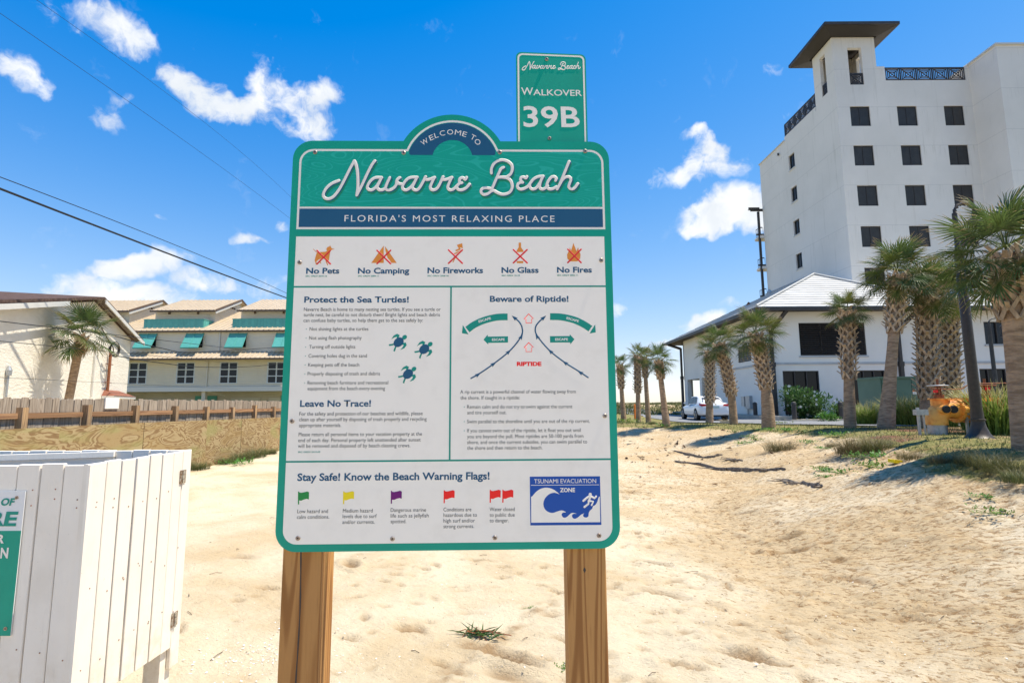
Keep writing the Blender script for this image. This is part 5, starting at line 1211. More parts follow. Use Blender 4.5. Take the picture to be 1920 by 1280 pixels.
TW('W', 52, 592, 213, 594, 15.8, .008); TW('ALKOVER', 212, 598, 862, 608, 12.9, .010); TW('39B', 84, 1018, 836, 1024, 43.5, .016)
for p in ((1025, 112), (1030, 260)): screw(*p, plw, pb2, .0075)
MB().box(wx0 + .05, wx0 + .08, 1.985, 2.0, 2.3, wz1 - .02).obj('bracket', M['galv'], wk)
# ------------------------------------------------------------------ palms
def frond_mesh(seed, dead=False, nseg=30):
    r = random.Random(seed); b = MB()
    Lp = .42 if not dead else .34; L = .66 if not dead else .5
    drop = .16 if not dead else .1
    cos_ = [(0, 0, 0), (Lp * .5, 0, .015), (Lp, 0, 0)]
    b.tube(cos_, [.014, .010, .008], 4, 0, True, .6, fdir=(0, 0, 1))
    base = Vector((Lp, 0, 0))
    for i in range(nseg):
        f = (i + .5) / nseg * 2 - 1; a = f * R(118) + r.uniform(-.03, .03)
        # costa runs on into the blade, so middle segments start further out
        st = base + Vector((.20 * (1 - abs(f)) ** .8, 0, -.05 * (1 - abs(f))))
        ln = L * (1 - .32 * abs(f) ** 2) * r.uniform(.88, 1.06) - .12 * (1 - abs(f)); 
        if dead: ln *= r.uniform(.6, 1.05)
        d = Vector((math.cos(a), math.sin(a), .22 * abs(f) - .02)).normalized()
        side = Vector((-math.sin(a), math.cos(a), 0)); w = .030
        cpts = []
        for j, t in enumerate((0, .42, .75, 1.)):
            p = st + d * ln * t + Vector((0, 0, -drop * (t ** 2.4) * r.uniform(.7, 1.5) - (.10 * t * t if dead else 0)))
            cpts.append(p)
        ws = (.006, w * .5, w * .34, .002); vs = []; tv = []
        for p, ww, t in zip(cpts, ws, (0, .42, .75, 1.)):
            vs += [p - side * ww + Vector((0, 0, ww * .5)), p, p + side * ww + Vector((0, 0, ww * .5))]; tv += [t] * 3
        fs = []
        for j in range(3):
            for q in (0, 1): fs.append((j * 3 + q, j * 3 + q + 1, j * 3 + q + 4, j * 3 + q + 3))
        b.add(vs, fs, 0, tv)
    return b.mesh('frond', M['dead_frond'] if dead else M['frond'], attr=True, normals=False)
FM = [frond_mesh(s) for s in range(6)]; FD = [frond_mesh(50 + s, True, 20) for s in range(3)]
def boot_mesh(seed):
    r = random.Random(seed); b = MB(); h = .17; s = .085
    for sg_ in (-1, 1):
        b.bar((.012, sg_ * s, 0), (.035, sg_ * .012, h), .045, .02, up=(1, 0, 0))
    b.bar((.03, 0, h - .03), (.085 + r.uniform(0, .03), r.uniform(-.02, .02), h + .06), .05, .018, up=(1, 0, 0)); return b.mesh('boot', M['boot'])
BM = [boot_mesh(i) for i in range(3)]
PG = 'sabal palms on the grassy bank'
def palm(base, top, r0, rm, rb, fr, label, nf=26, nd=4, boots=True, seed=0, boot_from=.5, indiv=True, bend=.0, up_=0., bscale=1.):
    r = random.Random(seed); base = Vector(base); top = Vector(top); L = (top - base)
    t = thing('sabal_palm', label, 'palm tree', base, PG)
    def ctr(s): return Vector((L.x * s, L.y * s, L.z * s)) + Vector((bend * math.sin(PI * s), 0, 0))
    pts = [ctr(s) for s in np.linspace(-.04, 1.0, 15)]
    rad = []
    for s in np.linspace(-.04, 1, 15):
        q = rm + (r0 - rm) * max(0, 1 - max(s, 0) / .55) ** 1.5
        if boots and s > boot_from - .03: q = max(rb * .70, rm * .9)
        rad.append(q)
    r1 = rb * .75
    b = MB(); b.tube(pts, rad, 14); b.obj('trunk', M['bark'], t, org=base, smooth=True) if False else None
    me = b.mesh('trunk', M['bark'], smooth=True); inst('trunk', me, t)
    H = L.length
    if boots:
        z = boot_from; nr = max(5, int(2 * PI * rb / .20)); row = 0; bb = MB() if not indiv else None
        dz = .125 * bscale / H
        while z < .985:
            c = ctr(z); d = (ctr(z + .02) - ctr(z - .02)).normalized(); rr = rb * .72
            for k in range(nr):
                a = 2 * PI * (k + .5 * (row % 2)) / nr + r.uniform(-.08, .08)
                mtx = Matrix.Translation(c) @ Vector((0, 0, 1)).rotation_difference(d).to_matrix().to_4x4() @ Matrix.Rotation(a, 4, 'Z') @ Matrix.Translation((rr, 0, 0)) @ Matrix.Rotation(R(r.uniform(2, 14)), 4, 'Y') @ Matrix.Diagonal((1.15 * bscale, 1.15 * bscale, 1.1 * bscale, 1))
                # the half of the trunk that the place shows
                if indiv: inst('boot', BM[(k + row) % 3], t, mtx=mtx)
                else:
                    m_ = BM[(k + row) % 3]; bb.add([mtx @ v.co for v in m_.vertices], [tuple(p.vertices) for p in m_.polygons])
            z += dz; row += 1
        if not indiv: o = inst('boots', bb.mesh('boots', M['boot'], normals=False), t); o['kind'] = 'stuff'
    # crown
    n = nf
    for k in range(n):
        s = (k + .5) / n; a = k * 2.39996 + r.uniform(-.25, .25)
        elev = R(82 - 128 * s ** .9 + r.uniform(-7, 7)) + up_
        mtx = Matrix.Translation(ctr(1.0) + Vector((0, 0, .10 * (1 - s) - .05))) @ Matrix.Rotation(a, 4, 'Z') @ Matrix.Rotation(-elev, 4, 'Y') @ Matrix.Translation((r1 * .5, 0, 0)) @ Matrix.Rotation(r.uniform(-.5, .5), 4, 'X') @ Matrix.Scale(1.1 * fr * r.uniform(.86, 1.1), 4)
        inst('frond', FM[r.randrange(6)], t, mtx=mtx)
    for k in range(nd):
        a = k * 2.1 + r.uniform(-.6, .6); elev = R(-58 + r.uniform(-18, 14))
        mtx = Matrix.Translation(ctr(.985)) @ Matrix.Rotation(a, 4, 'Z') @ Matrix.Rotation(-elev, 4, 'Y') @ Matrix.Translation((r1 * .5, 0, 0)) @ Matrix.Scale(fr * r.uniform(.6, .9), 4)
        inst('dead_frond', FD[r.randrange(3)], t, mtx=mtx)
    return t
def pplace(bx, by, tx, ty, Y, zoff=0):
    b_ = at(bx, by, Y); b_.z = gz(b_.x, b_.y) - .05; t_ = at(tx, ty, Y); return b_, t_
# base px, top px, depth, radii (base, middle, boots), frond scale
PALMS = [
 ((1170, 789), (1162, 686), 27.0, .16, .11, .15, .58, 'leftmost sabal palm of the row, its crown half hidden by the large sign', dict(nf=17, nd=3, boot_from=.6, indiv=False)),
 ((1197, 789), (1195, 668), 26.0, .13, .11, .15, .58, 'second sabal palm from the large sign, straight with boots high on its trunk', dict(nf=17, nd=3, boot_from=.45, indiv=False)),
 ((1216, 788), (1208, 672), 29.0, .16, .12, .15, .62, 'third sabal palm from the large sign, leaning left behind its neighbours', dict(nf=22, nd=2, boot_from=.7, indiv=False)),
 ((1250, 798), (1235, 676), 21.4, .17, .11, .15, .60, 'smooth-trunked sabal palm standing alone left of the white car', dict(nf=24, nd=2, boot_from=.72, indiv=False)),
 ((1330, 790), (1331, 658), 25.0, .18, .16, .23, .62, 'thick booted sabal palm right in front of the white car boot', dict(nf=22, nd=6, boot_from=.28, indiv=False)),
 ((1376, 797), (1349, 643), 20.8, .16, .14, .215, .68, 'left-leaning sabal palm at the right rear corner of the white car', dict(nf=26, nd=3, boot_from=.35, bend=.12)),
 ((1441, 800), (1417, 628), 17.3, .22, .17, .225, .78, 'leaning sabal palm in front of the lobby corner and its dark downpipe', dict(nf=30, nd=4, boot_from=.42, bend=.10)),
 ((1594, 803), (1588, 584), 14.9, .16, .13, .185, .54, 'slim sabal palm in front of the wide black louvre window', dict(nf=26, nd=3, boot_from=.42)),
 ((1661, 804), (1684, 516), 13.9, .215, .125, .19, .82, 'tall sabal palm leaning right beside the green utility cabinet', dict(nf=34, nd=6, boot_from=.62)),
 ((1742, 800), (1737, 546), 14.4, .22, .20, .25, .80, 'thick fully booted sabal palm standing behind the yellow pipes', dict(nf=30, nd=8, boot_from=.22, bscale=1.15)),
 ((1786, 800), (1778, 564), 16.2, .21, .18, .23, .80, 'booted sabal palm between yellow pipes and bronze lamp post', dict(nf=26, nd=6, boot_from=.25, bscale=1.15)),
 ((1925, 856), (1887, 476), 6.75, .14, .115, .165, .72, 'nearest sabal palm at the right edge of the picture with heavy boots below its crown', dict(nf=34, nd=5, boot_from=.66, bscale=.9)),
]
for i, (bp, tp_, Y, r0, rm_, rb, fr, lab, kw) in enumerate(PALMS):
    b_, t_ = pplace(*bp, *tp_, Y); palm(b_, t_, r0, rm_, rb, fr, lab, seed=100 + i, **kw)
b_ = at(131, 745, 17.2); t_ = at(153, 628, 17.2); b_ = b_ + (b_ - t_) * 1.15; b_.z = 0
o = palm(b_, t_, .17, .12, .15, .92, 'sabal palm leaning right against the cream stucco wall behind the fence', seed=140, nf=24, nd=7, boot_from=.93, indiv=False, up_=.05); del o['group']

# ------------------------------------------------------------------ lamp posts
lb = at(1837, 823, 9.25); lb.z = zs(lb.x, lb.y) - .02
lp_ = thing('street_lamp', 'bronze street lamp with flared base standing among palms near the right edge', 'lamp post', lb)
b = MB(); b.lathe(lb, [(.255, 0), (.255, .018), (.21, .04), (.15, .12), (.11, .24), (.094, .34), (.09, .5)], 24); b.obj('base', M['lamp_post'], lp_, smooth=40)
zt_ = at(1797, 470, 9.25).z - lb.z
b = MB(); b.lathe(lb, [(.115, .34), (.115, .365), (.10, .37)], 20); b.obj('collar', M['lamp_post'], lp_, smooth=40)
topz = at(1800, 400, 9.25).z - lb.z
b = MB(); b.lathe(lb, [(.086, .36), (.080, 1.6), (.074, zt_), (.05, zt_ + .03), (.04, topz)], 16); b.obj('pole', M['lamp_post'], lp_, smooth=40)
b = MB(); c0 = lb + Vector((0, 0, topz)); ra_ = .19
b.tube([c0 + Vector((ra_ - ra_ * math.cos(a), 0, ra_ * math.sin(a))) for a in np.linspace(0, PI * .92, 14)], .024, 8)
for k in range(5): a = .3 + k * .45; b.bar(c0 + Vector((ra_ - .15 * math.cos(a), 0, .15 * math.sin(a))), c0 + Vector((ra_ - .22 * math.cos(a), 0, .22 * math.sin(a))), .02, .02)
arm = b.obj('arm', M['lamp_post'], lp_, smooth=40)
e_ = c0 + Vector((ra_ * 2, 0, 0)); b = MB(); b.lathe(e_ + Vector((0, 0, -.22)), [(.19, 0), (.17, .06), (.09, .12), (.05, .16), (.045, .26)], 16); b.obj('lamp_shade', M['lamp_post'], lp_, smooth=40)
l2 = at(1872, 762, 24); l2.z = gz(l2.x, l2.y)
t2 = thing('street_lamp', 'thin dark lamp post with a small hooked arm in front of the lobby', 'lamp post', l2)
ht = at(1866, 606, 24).z - l2.z
b = MB(); b.lathe(l2, [(.14, 0), (.12, .5), (.085, .55), (.075, ht)], 10); b.obj('pole', M['dark_metal'], t2)
b = MB(); c0 = l2 + Vector((0, 0, ht)); b.tube([c0 + Vector((.35 - .35 * math.cos(a), 0, .25 * math.sin(a))) for a in np.linspace(0, PI, 10)], .03, 6); b.obj('arm', M['dark_metal'], t2)
b = MB(); b.lathe(c0 + Vector((.7, 0, -.65)), [(.18, 0), (.16, .5), (.06, .62)], 8); b.obj('lamp_shade', M['dark_metal'], t2)

# ------------------------------------------------------------------ yellow backflow pipe assembly
vb = at(1757, 818, 10.7); gzv = zs(vb.x, vb.y)
vt = thing('backflow_pipe_assembly', 'rust-stained yellow backflow pipe assembly with hand wheels behind the bronze lamp', 'pipe assembly', (vb.x, vb.y, gzv))
def Vq(px, py, Y=10.7): return at(px, py, Y)
b = MB(); c = Vq(1757, 800); b.tube([Vector((c.x, c.y, gzv - .1)), Vector((c.x, c.y, Vq(1757, 796).z))], .165, 18); b.obj('riser_base', M['galv'], vt, smooth=40)
X0 = c.x; zc = Vq(1780, 767).z; zb_ = Vq(1757, 796).z; rp = .20
b = MB(); b.tube([Vector((X0, c.y, zb_))] + [Vector((X0 + .24 - .24 * math.cos(a), c.y, zc - .24 + .24 * math.sin(a))) for a in np.linspace(0, PI / 2, 7)] + [Vector((X0 + .42, c.y, zc))], .19, 20); b.obj('elbow', M['pipe_yellow'], vt, smooth=40)
xr_ = Vq(1868, 767).x
b = MB(); b.tube([(X0 + .42, c.y, zc - .02), (X0 + .6, c.y, zc - .05), (xr_ - .5, c.y, zc - .06), (xr_ - .3, c.y, zc - .02)], [.19, .215, .215, .19], 20); b.obj('pipe_body', M['pipe_yellow'], vt, smooth=40)
b = MB(); b.box(X0 + .5, xr_ - .25, c.y - .22, c.y + .22, zc + .16, zc + .23); b.box(X0 + 1.0, X0 + 1.12, c.y - .05, c.y + .05, zc + .23, zc + .32); b.box(X0 + .8, X0 + 1.2, c.y - .3, c.y - .1, zc + .06, zc + .15); b.obj('valve_cover', M['pipe_yellow'], vt)
b = MB(); b.tube([(xr_ - .3, c.y, zc), (xr_ - .1, c.y, zc)] + [Vector((xr_ - .1 + .24 * math.sin(a), c.y, zc - .24 + .24 * math.cos(a))) for a in np.linspace(0.2, PI / 2, 6)] + [Vector((xr_ + .14, c.y, gzv - .1))], .19, 20); b.obj('elbow', M['pipe_yellow'], vt, smooth=40)
for xf_ in (X0 + .42, X0 + .62, xr_ - .5):
    b = MB(); b.tube([(xf_ - .02, c.y, zc - .03), (xf_ + .02, c.y, zc - .03)], .245, 22)
    for k in range(12): a = k * PI / 6; b.tube([(xf_ - .045, c.y + .225 * math.cos(a), zc - .03 + .225 * math.sin(a)), (xf_ + .045, c.y + .225 * math.cos(a), zc - .03 + .225 * math.sin(a))], .014, 6)
    b.obj('flange', M['pipe_yellow'], vt, smooth=40)
for xx in (X0 + .10, xr_ - .18):
    b = MB(); b.tube([(xx, c.y, zc + .05), (xx, c.y, zc + .22)], .15, 16); b.tube([(xx, c.y, zc + .20), (xx, c.y, zc + .225)], .19, 16); vv = b.obj('valve_bonnet', M['pipe_yellow'], vt, smooth=40)
    b = MB(); b.tube([(xx, c.y, zc + .22), (xx, c.y, zc + .3)], .09, 12); b.tube([(xx, c.y, zc + .3), (xx, c.y, zc + .62)], .022, 8)
    for s in (-1, 1): b.bar((xx + s * .05, c.y, zc + .28), (xx + s * .04, c.y, zc + .48), .02, .03)
    b.obj('valve_stem', M['rust'], vt)
    b = MB(); zz = zc + .48; rw = .17
    b.tube([(xx + rw * math.cos(a), c.y + rw * math.sin(a), zz) for a in np.linspace(0, 2 * PI, 21)], .014, 6, caps=False)
    for k in range(3): a = k * PI / 3; b.bar((xx - rw * math.cos(a), c.y - rw * math.sin(a), zz), (xx + rw * math.cos(a), c.y + rw * math.sin(a), zz), .02, .015)
    b.obj('hand_wheel', M['galv' if xx == X0 + .10 else 'rust'], vt, smooth=40)
for (px, py, dx) in ((1768, 767, .0), (1782, 767, .0)):
    q = Vq(px, py, c.y - .22); b = MB(); b.tube([(q.x + .06, c.y - .1, q.z - .005), (q.x, c.y - .30, q.z)], .085, 16); tc_ = b.obj('test_port', M['pipe_yellow'], vt, smooth=40)
    b = MB(); b.tube([(q.x, c.y - .301, q.z), (q.x - .002, c.y - .325, q.z)], [.078, .07], 16); b.obj('port_cap', M['cable'], tc_)
q = Vq(1783, 767); b = MB(); b.tube([(q.x + .05, c.y - .2, q.z), (q.x + .34, c.y - .2, q.z + .02)], [.10, .06], 14); b.obj('side_port', M['pipe_yellow'], vt, smooth=40)
for px in (1721, 1811):
    q = Vq(px, 773, 10.55); b = MB(); b.bar((q.x, q.y, gzv - .1), (q.x, q.y, q.z + .1), .04, .04); b.bar((q.x + .12, q.y, gzv - .1), (q.x + .1, q.y, q.z - .05), .025, .025); s_ = b.obj('support_stand', M['galv'], vt)
    MB().box(q.x - .08, q.x + .16, q.y - .07, q.y + .03, q.z - .05, q.z + .06).obj('junction_box', M['galv'], vt)
b = MB(); z = Vq(1760, 728).z; b.tube(smooth_line([Vector((X0 - .1, c.y - .05, z)), Vector((X0 + .5, c.y - .05, z - .02)), Vector((X0 + .75, c.y - .05, z + .08)), Vector((X0 + 1.5, c.y - .02, z + .10))]), .012, 5); b.obj('chain', M['rust'], vt)
for p_ in ((1741, 734), (1837, 729)): q = Vq(*p_); MB().box(q.x - .035, q.x + .035, c.y - .2, c.y - .16, q.z - .025, q.z + .03).obj('red_tag', M['brightred'], vt)

# green utility cabinet
Yc_ = 18.0; gx0, gx1 = at(1653, 740, Yc_).x, at(1733, 740, Yc_).x; gt = at(1690, 709, Yc_).z; gb = gz(gx0 + .6, Yc_ + .5) - .02
gc = thing('utility_cabinet', 'green steel utility cabinet with a small warning label between two palms', 'utility cabinet', ((gx0 + gx1) / 2, Yc_ + .6, gb))
xm = at(1710, 740, Yc_).x
MB().box(gx0, gx1, Yc_, Yc_ + 1.2, gb, gt).obj('body', M['green_box'], gc)
MB().box(gx0 - .04, gx1 + .04, Yc_ - .05, Yc_ + 1.25, gt + .001, gt + .06).obj('lid', M['green_box'], gc)
for (a_, c_) in ((gx0 + .04, xm - .012), (xm + .012, gx1 - .04)): MB().box(a_, c_, Yc_ - .025, Yc_ - .002, gb + .12, gt - .05).obj('door', M['green_box'], gc)
q0, q1 = at(1711.5, 739, Yc_ - .03), at(1722.5, 731, Yc_ - .03); lab = MB().box(q0.x, q1.x, Yc_ - .029, Yc_ - .026, q0.z, q1.z).obj('warning_label', M['white_print'], gc); MB().box(q0.x + .004, q1.x - .004, Yc_ - .031, Yc_ - .0295, q1.z - .05, q1.z - .004).obj('orange_strip', M['orange_post'], lab)

# ------------------------------------------------------------------ white car
def car():
    cx, cy, hd_ = 12.05, 30.9, R(-3.0); gz_ = gz(12, 33) + .04
    t = thing('parked_car', 'white four-door saloon car parked on the drive behind the palms, tail towards us', 'car', (cx, cy, gz_), rz=hd_)
    # local: +Y forward, rear bumper at y=0; stations: y, half width, z bottom, z belt
    st = [(0.0, .70, .42, .80), (.06, .84, .28, .98), (.25, .90, .24, 1.07), (.75, .925, .22, 1.06), (1.6, .93, .20, .97), (2.6, .93, .20, .95), (3.3, .925, .21, .94), (4.0, .90, .22, .86), (4.55, .84, .25, .74), (4.85, .66, .34, .60)]
    def ring(y, w, z0, z1):
        return [(-w * .86, y, z0), (-w, y, z0 + .14), (-w * 1.0, y, (z0 + z1) / 2), (-w * .955, y, z1 - .1), (-w * .84, y, z1), (0, y, z1 + .035), (w * .84, y, z1), (w * .955, y, z1 - .1), (w, y, (z0 + z1) / 2), (w, y, z0 + .14), (w * .86, y, z0)]
    b = MB(); vs = []; n = 11
    for s in st: vs += ring(*s)
    fs = [(i * n + j, i * n + (j + 1) % n, (i + 1) * n + (j + 1) % n, (i + 1) * n + j) for i in range(len(st) - 1) for j in range(n)] + [tuple(range(n)), tuple((len(st) - 1) * n + j for j in range(n))]
    b.add(vs, fs)
    o = inst('body', b.mesh('body', M['car_white'], smooth=45), t); md = o.modifiers.new('s', 'SUBSURF'); md.levels = md.render_levels = 2
    # greenhouse
    gh = [(.42, .60, 1.04, 1.06), (1.0, .64, 1.0, 1.36), (1.45, .645, .98, 1.455), (2.1, .65, .95, 1.48), (2.6, .64, .95, 1.45), (3.35, .62, .93, .96)]
    vs = []; fs = []
    for (y, wt, zb, ztp) in gh: wb_ = .80; vs += [(-wb_, y, zb), (-wt, y, ztp - .03), (-wt * .8, y, ztp), (wt * .8, y, ztp), (wt, y, ztp - .03), (wb_, y, zb)]
    for i in range(len(gh) - 1): fs += [(i * 6 + j, i * 6 + j + 1, (i + 1) * 6 + j + 1, (i + 1) * 6 + j) for j in range(5)]
    o = inst('cabin', MB().add(vs, fs).mesh('cabin', M['car_white'], smooth=50), t)
    def win(pts, nm): inst(nm, MB().flat([Vector(p) for p in pts]).mesh(nm, M['glass'], normals=False), t)
    win([(-.60, .50, 1.085), (.60, .50, 1.085), (.51, .985, 1.362), (-.51, .985, 1.362)], 'rear_window')
    win([(-.56, 3.2, 1.04), (.56, 3.2, 1.04), (.5, 2.72, 1.41), (-.5, 2.72, 1.41)], 'windscreen')
    for s in (-1, 1):
        win([(s * .80, 1.02, 1.045), (s * .80, 1.86, 1.02), (s * .672, 1.86, 1.42), (s * .672, 1.35, 1.405)][::s], 'side_window'); win([(s * .80, 1.94, 1.01), (s * .80, 2.95, 1.0), (s * .68, 2.55, 1.38), (s * .672, 1.94, 1.42)][::s], 'side_window')
        for y in (.98, 3.85):
            b = MB(); b.tube([(s * .70, y, .33), (s * .925, y, .33)], .33, 24); w = inst('wheel', b.mesh('tyre', M['tyre'], smooth=40), t)
            b = MB(); b.tube([(s * .926, y, .33), (s * .934, y, .33)], [.235, .22], 20)
            for k in range(5): a = k * 2 * PI / 5; b.bar((s * .938, y, .33), (s * .938, y + .22 * math.cos(a), .33 + .22 * math.sin(a)), .05, .02)
            inst('rim', b.mesh('rim', M['rim']), w)
            b = MB(); b.tube([(s * .80, y, .36), (s * .932 - s * .01, y, .36)], .375, 24); inst('wheel_arch', b.mesh('wheel_arch', M['cable'], smooth=40), t)
        b = MB(); b.add([(s * .42, -.012, .86), (s * .80, .05, .84), (s * .90, .30, .92), (s * .86, .30, 1.0), (s * .74, .045, .99), (s * .46, .01, .97)], [(0, 1, 4, 5), (1, 2, 3, 4)]); inst('tail_light', b.mesh('tail_light', M['tail_red'], normals=False), t)
        inst('wing_mirror', MB().box(s * .82, s * 1.02, 2.95, 3.08, .98, 1.1).mesh('wing_mirror', M['car_white']), t)
        for y in (1.25, 2.2): inst('door_handle', MB().box(s * .925 - .01, s * .925 + .015, y, y + .16, .82, .85).mesh('door_handle', M['chrome']), t)
    inst('number_plate', MB().box(-.2, .2, -.02, -.012, .72, .87).mesh('number_plate', M['plate']), t); inst('badge', MB().tube([(0, -.02, .96), (0, .0, .96)], .05, 12).mesh('badge', M['chrome']), t)
    inst('bumper_lip', MB().box(-.7, .7, .03, .2, .24, .3).mesh('bumper_lip', M['cable']), t)
car()
# small street furniture
op = at(1190.5, 776, 33); ob = gz(op.x, op.y)
tag(MB().lathe((op.x, op.y, ob - .1), [(.06, 0), (.06, at(1190, 757, 33).z - ob), (.03, at(1190, 757, 33).z - ob + .1)], 8).obj('marker_post', M['orange_post'], org=(op.x, op.y, ob)), 'thin orange marker post between the far palms near the dunes', 'marker post')
for px, lab in ((1490, 'short dark bollard at the left of the flowering shrubs'), (1578, 'short dark bollard behind the slim palm trunk'), (1417, 'short dark bollard beside the grey meter boxes')):
    q = at(px, 784, 30 if px > 1420 else 34.); z0 = gz(q.x, q.y); h = 1.05
    tag(MB().lathe((q.x, q.y, z0 - .1), [(.13, 0), (.13, h), (.15, h + .03), (.12, h + .12), (.03, h + .17)], 12).obj('bollard', M['dark_metal'], org=(q.x, q.y, z0)), lab, 'bollard', 'dark bollards before the lobby')
q = at(1677, 849, 8.3); tag(MB().box(-.09, .09, -.05, .05, -.02, .03).obj('yellow_marker', M['yellow_print']), 'small yellow and black marker lying on the grassy bank', 'marker')
o = bpy.data.objects['yellow_marker']; o.location = (q.x, q.y, zs(q.x, q.y) + .03); o.rotation_euler = (.05, .1, .3)

# ------------------------------------------------------------------ shrubs and grasses
def leaf_cloud(rad, n, size, seed, m_, flowers=0, flat=1.):
    r = random.Random(seed); b = MB()
    lob = [(Vector((r.uniform(-.6, .6), r.uniform(-.5, .5), r.uniform(.2, .95))), r.uniform(.35, .6)) for _ in range(11)]
    for i in range(n):
        c, q = lob[i % 11]; d = Vector((r.gauss(0, 1), r.gauss(0, 1), r.gauss(0, 1))).normalized(); p = (c + d * q * (r.random() ** .35)) * rad
        if p.z < 0: p.z = -p.z * .5
        p.z *= flat; a = d + Vector((r.gauss(0, .5), r.gauss(0, .5), r.gauss(.3, .5))); a.normalize(); s = a.cross(Vector((0, 0, 1)) + d * .1).normalized(); L = size * r.uniform(.6, 1.2); w = L * .22
        b.add([p, p + a * L * .5 + s * w, p + a * L, p + a * L * .5 - s * w], [(0, 1, 2, 3)], 0, [0, .5, r.uniform(.3, 1), .5])
    for i in range(26):
        c, q = lob[i % 11]; b.tube([(0, 0, 0), (c * rad * .6), c * rad + Vector((r.uniform(-.1, .1), 0, .1))], [.02, .012, .004], 4, tv=.9)
    return b, lob
def shrub(px, py, Y, rad, label, n=1600, size=.16, flowers=0, mt='bush', cat='shrub', seed=0, flat=1.):
    q = at(px, py, Y); q.z = zs(q.x, q.y) if Y < 20 else gz(q.x, q.y); t = thing('shrub', label, cat, q)
    b, lob = leaf_cloud(rad, n, size, seed, None, flat=flat); inst('foliage', b.mesh('foliage', M[mt], attr=True, normals=False), t)
    if flowers:
        r = random.Random(seed + 5); b = MB()
        for i in range(flowers):
            c, qd = lob[i % 11]; d = Vector((r.gauss(0, 1), -abs(r.gauss(0, 1)), r.gauss(.3, 1))).normalized(); p = (c + d * qd * 1.02) * rad; p.z = abs(p.z)
            for k in range(5): a = k * 1.2566; u = Vector((math.cos(a), -.3, math.sin(a))) * .07; v = Vector((math.cos(a + .8), -.3, math.sin(a + .8))) * .06; b.add([p, p + u, p + u + v * .4, p + v], [(0, 1, 2, 3)])
        inst('blossom', b.mesh('blossom', M['flower'], normals=False), t)
    return t
shrub(1515, 780, 31.5, 1.55, 'large green oleander shrub with white blossoms in front of the left lobby window', 3800, .22, 34, seed=1)
shrub(1577, 778, 32.2, .85, 'smaller oleander shrub behind the slim palm trunk', 1500, .2, 8, seed=2)
shrub(1642, 775, 26, .8, 'dark green shrub with a few white blossoms left of the green cabinet', 1500, .16, 9, seed=3)
shrub(1630, 788, 21, .75, 'low bright green hedge between slim palm and tall leaning palm', 1600, .10, 0, 'creeper', seed=4, flat=.7)
shrub(1555, 787, 27.5, .6, 'low pale green groundcover clump right of the oleander', 900, .12, 0, 'creeper', seed=6, flat=.6)
def grass_mesh(seed, n, rad, h, lean, m_, w=.006):
    r = random.Random(seed); b = MB()
    for i in range(n):
        a = r.uniform(0, 2 * PI); q = rad * r.random() ** .6; p = Vector((q * math.cos(a), q * math.sin(a), -.02)); L = h * r.uniform(.55, 1.15); da = a + r.gauss(0, .8); ln = lean * r.uniform(.3, 1.5)
        d = Vector((math.cos(da), math.sin(da), 0)); s = Vector((-d.y, d.x, 0)) * w
        pts = [p + d * ln * L * t ** 2 + Vector((0, 0, L * (t - .32 * ln * t * t))) for t in (0, .4, .75, 1)]
        vs = []; 
        for pp, ww in zip(pts, (1, .9, .6, .1)): vs += [pp - s * ww, pp + s * ww]
        b.add(vs, [(0, 1, 3, 2), (2, 3, 5, 4), (4, 5, 7, 6)], 0, [0, 0, .4, .4, .75, .75, 1, 1])
    return b.mesh('grass_clump', M[m_], attr=True, normals=False)
GB = [grass_mesh(i, 520, .32, 1.0, .55, 'grass_green', .011) for i in range(2)]; GD = [grass_mesh(10 + i, 420, .36, .42, 1.0, 'grass_dry', .004) for i in range(3)]; GO = [grass_mesh(20 + i, 420, .34, .42, .9, 'grass_olive', .004) for i in range(2)]
def clump(px, py, Y, me_, sc, label, grp=None, cat='grass clump', name='grass_clump'):
    q = hit(px, py); Yr_ = Y
    if q is None or q.y > Y * 1.5: q = at(px, py, Y); q.z = zs(q.x, q.y)
    sc *= .8 * (q.y / Y) ** .7 if name == 'grass_clump' and grp == DGp else 1.
    o = inst(name, me_, None, q, (0, 0, random.uniform(0, 6)), sc); tag(o, label, cat, grp); return o
DGp = 'dry grass tufts on the sandy bank'
BG = 'bright ornamental grasses beside the yellow pipes'
for px, py, Y, s, lab in ((1625, 797, 15.5, .75, 'dry ornamental grass tuft left of the tall leaning palm'), (1690, 797, 13.2, .95, 'bright ornamental grass clump under the green cabinet right of the leaning palm'), (1715, 798, 13.4, .9, 'bright ornamental grass clump touching the left pipe elbow'), (1780, 800, 11.8, .55, 'tan grass tuft below the yellow pipe body'), (1850, 812, 11.2, .95, 'tall bright grass clump directly right of the lamp base'), (1878, 815, 10.4, 1.0, 'tall bright grass clump between lamp post and nearest palm'), (1835, 806, 12.4, .85, 'bright grass clump behind the lamp post'), (1907, 810, 11.5, .9, 'bright grass clump behind the nearest palm trunk')):
    o = clump(px, py, Y, GB[px % 2], s * 1.12, lab, BG)
DGp = 'dry grass tufts on the sandy bank'
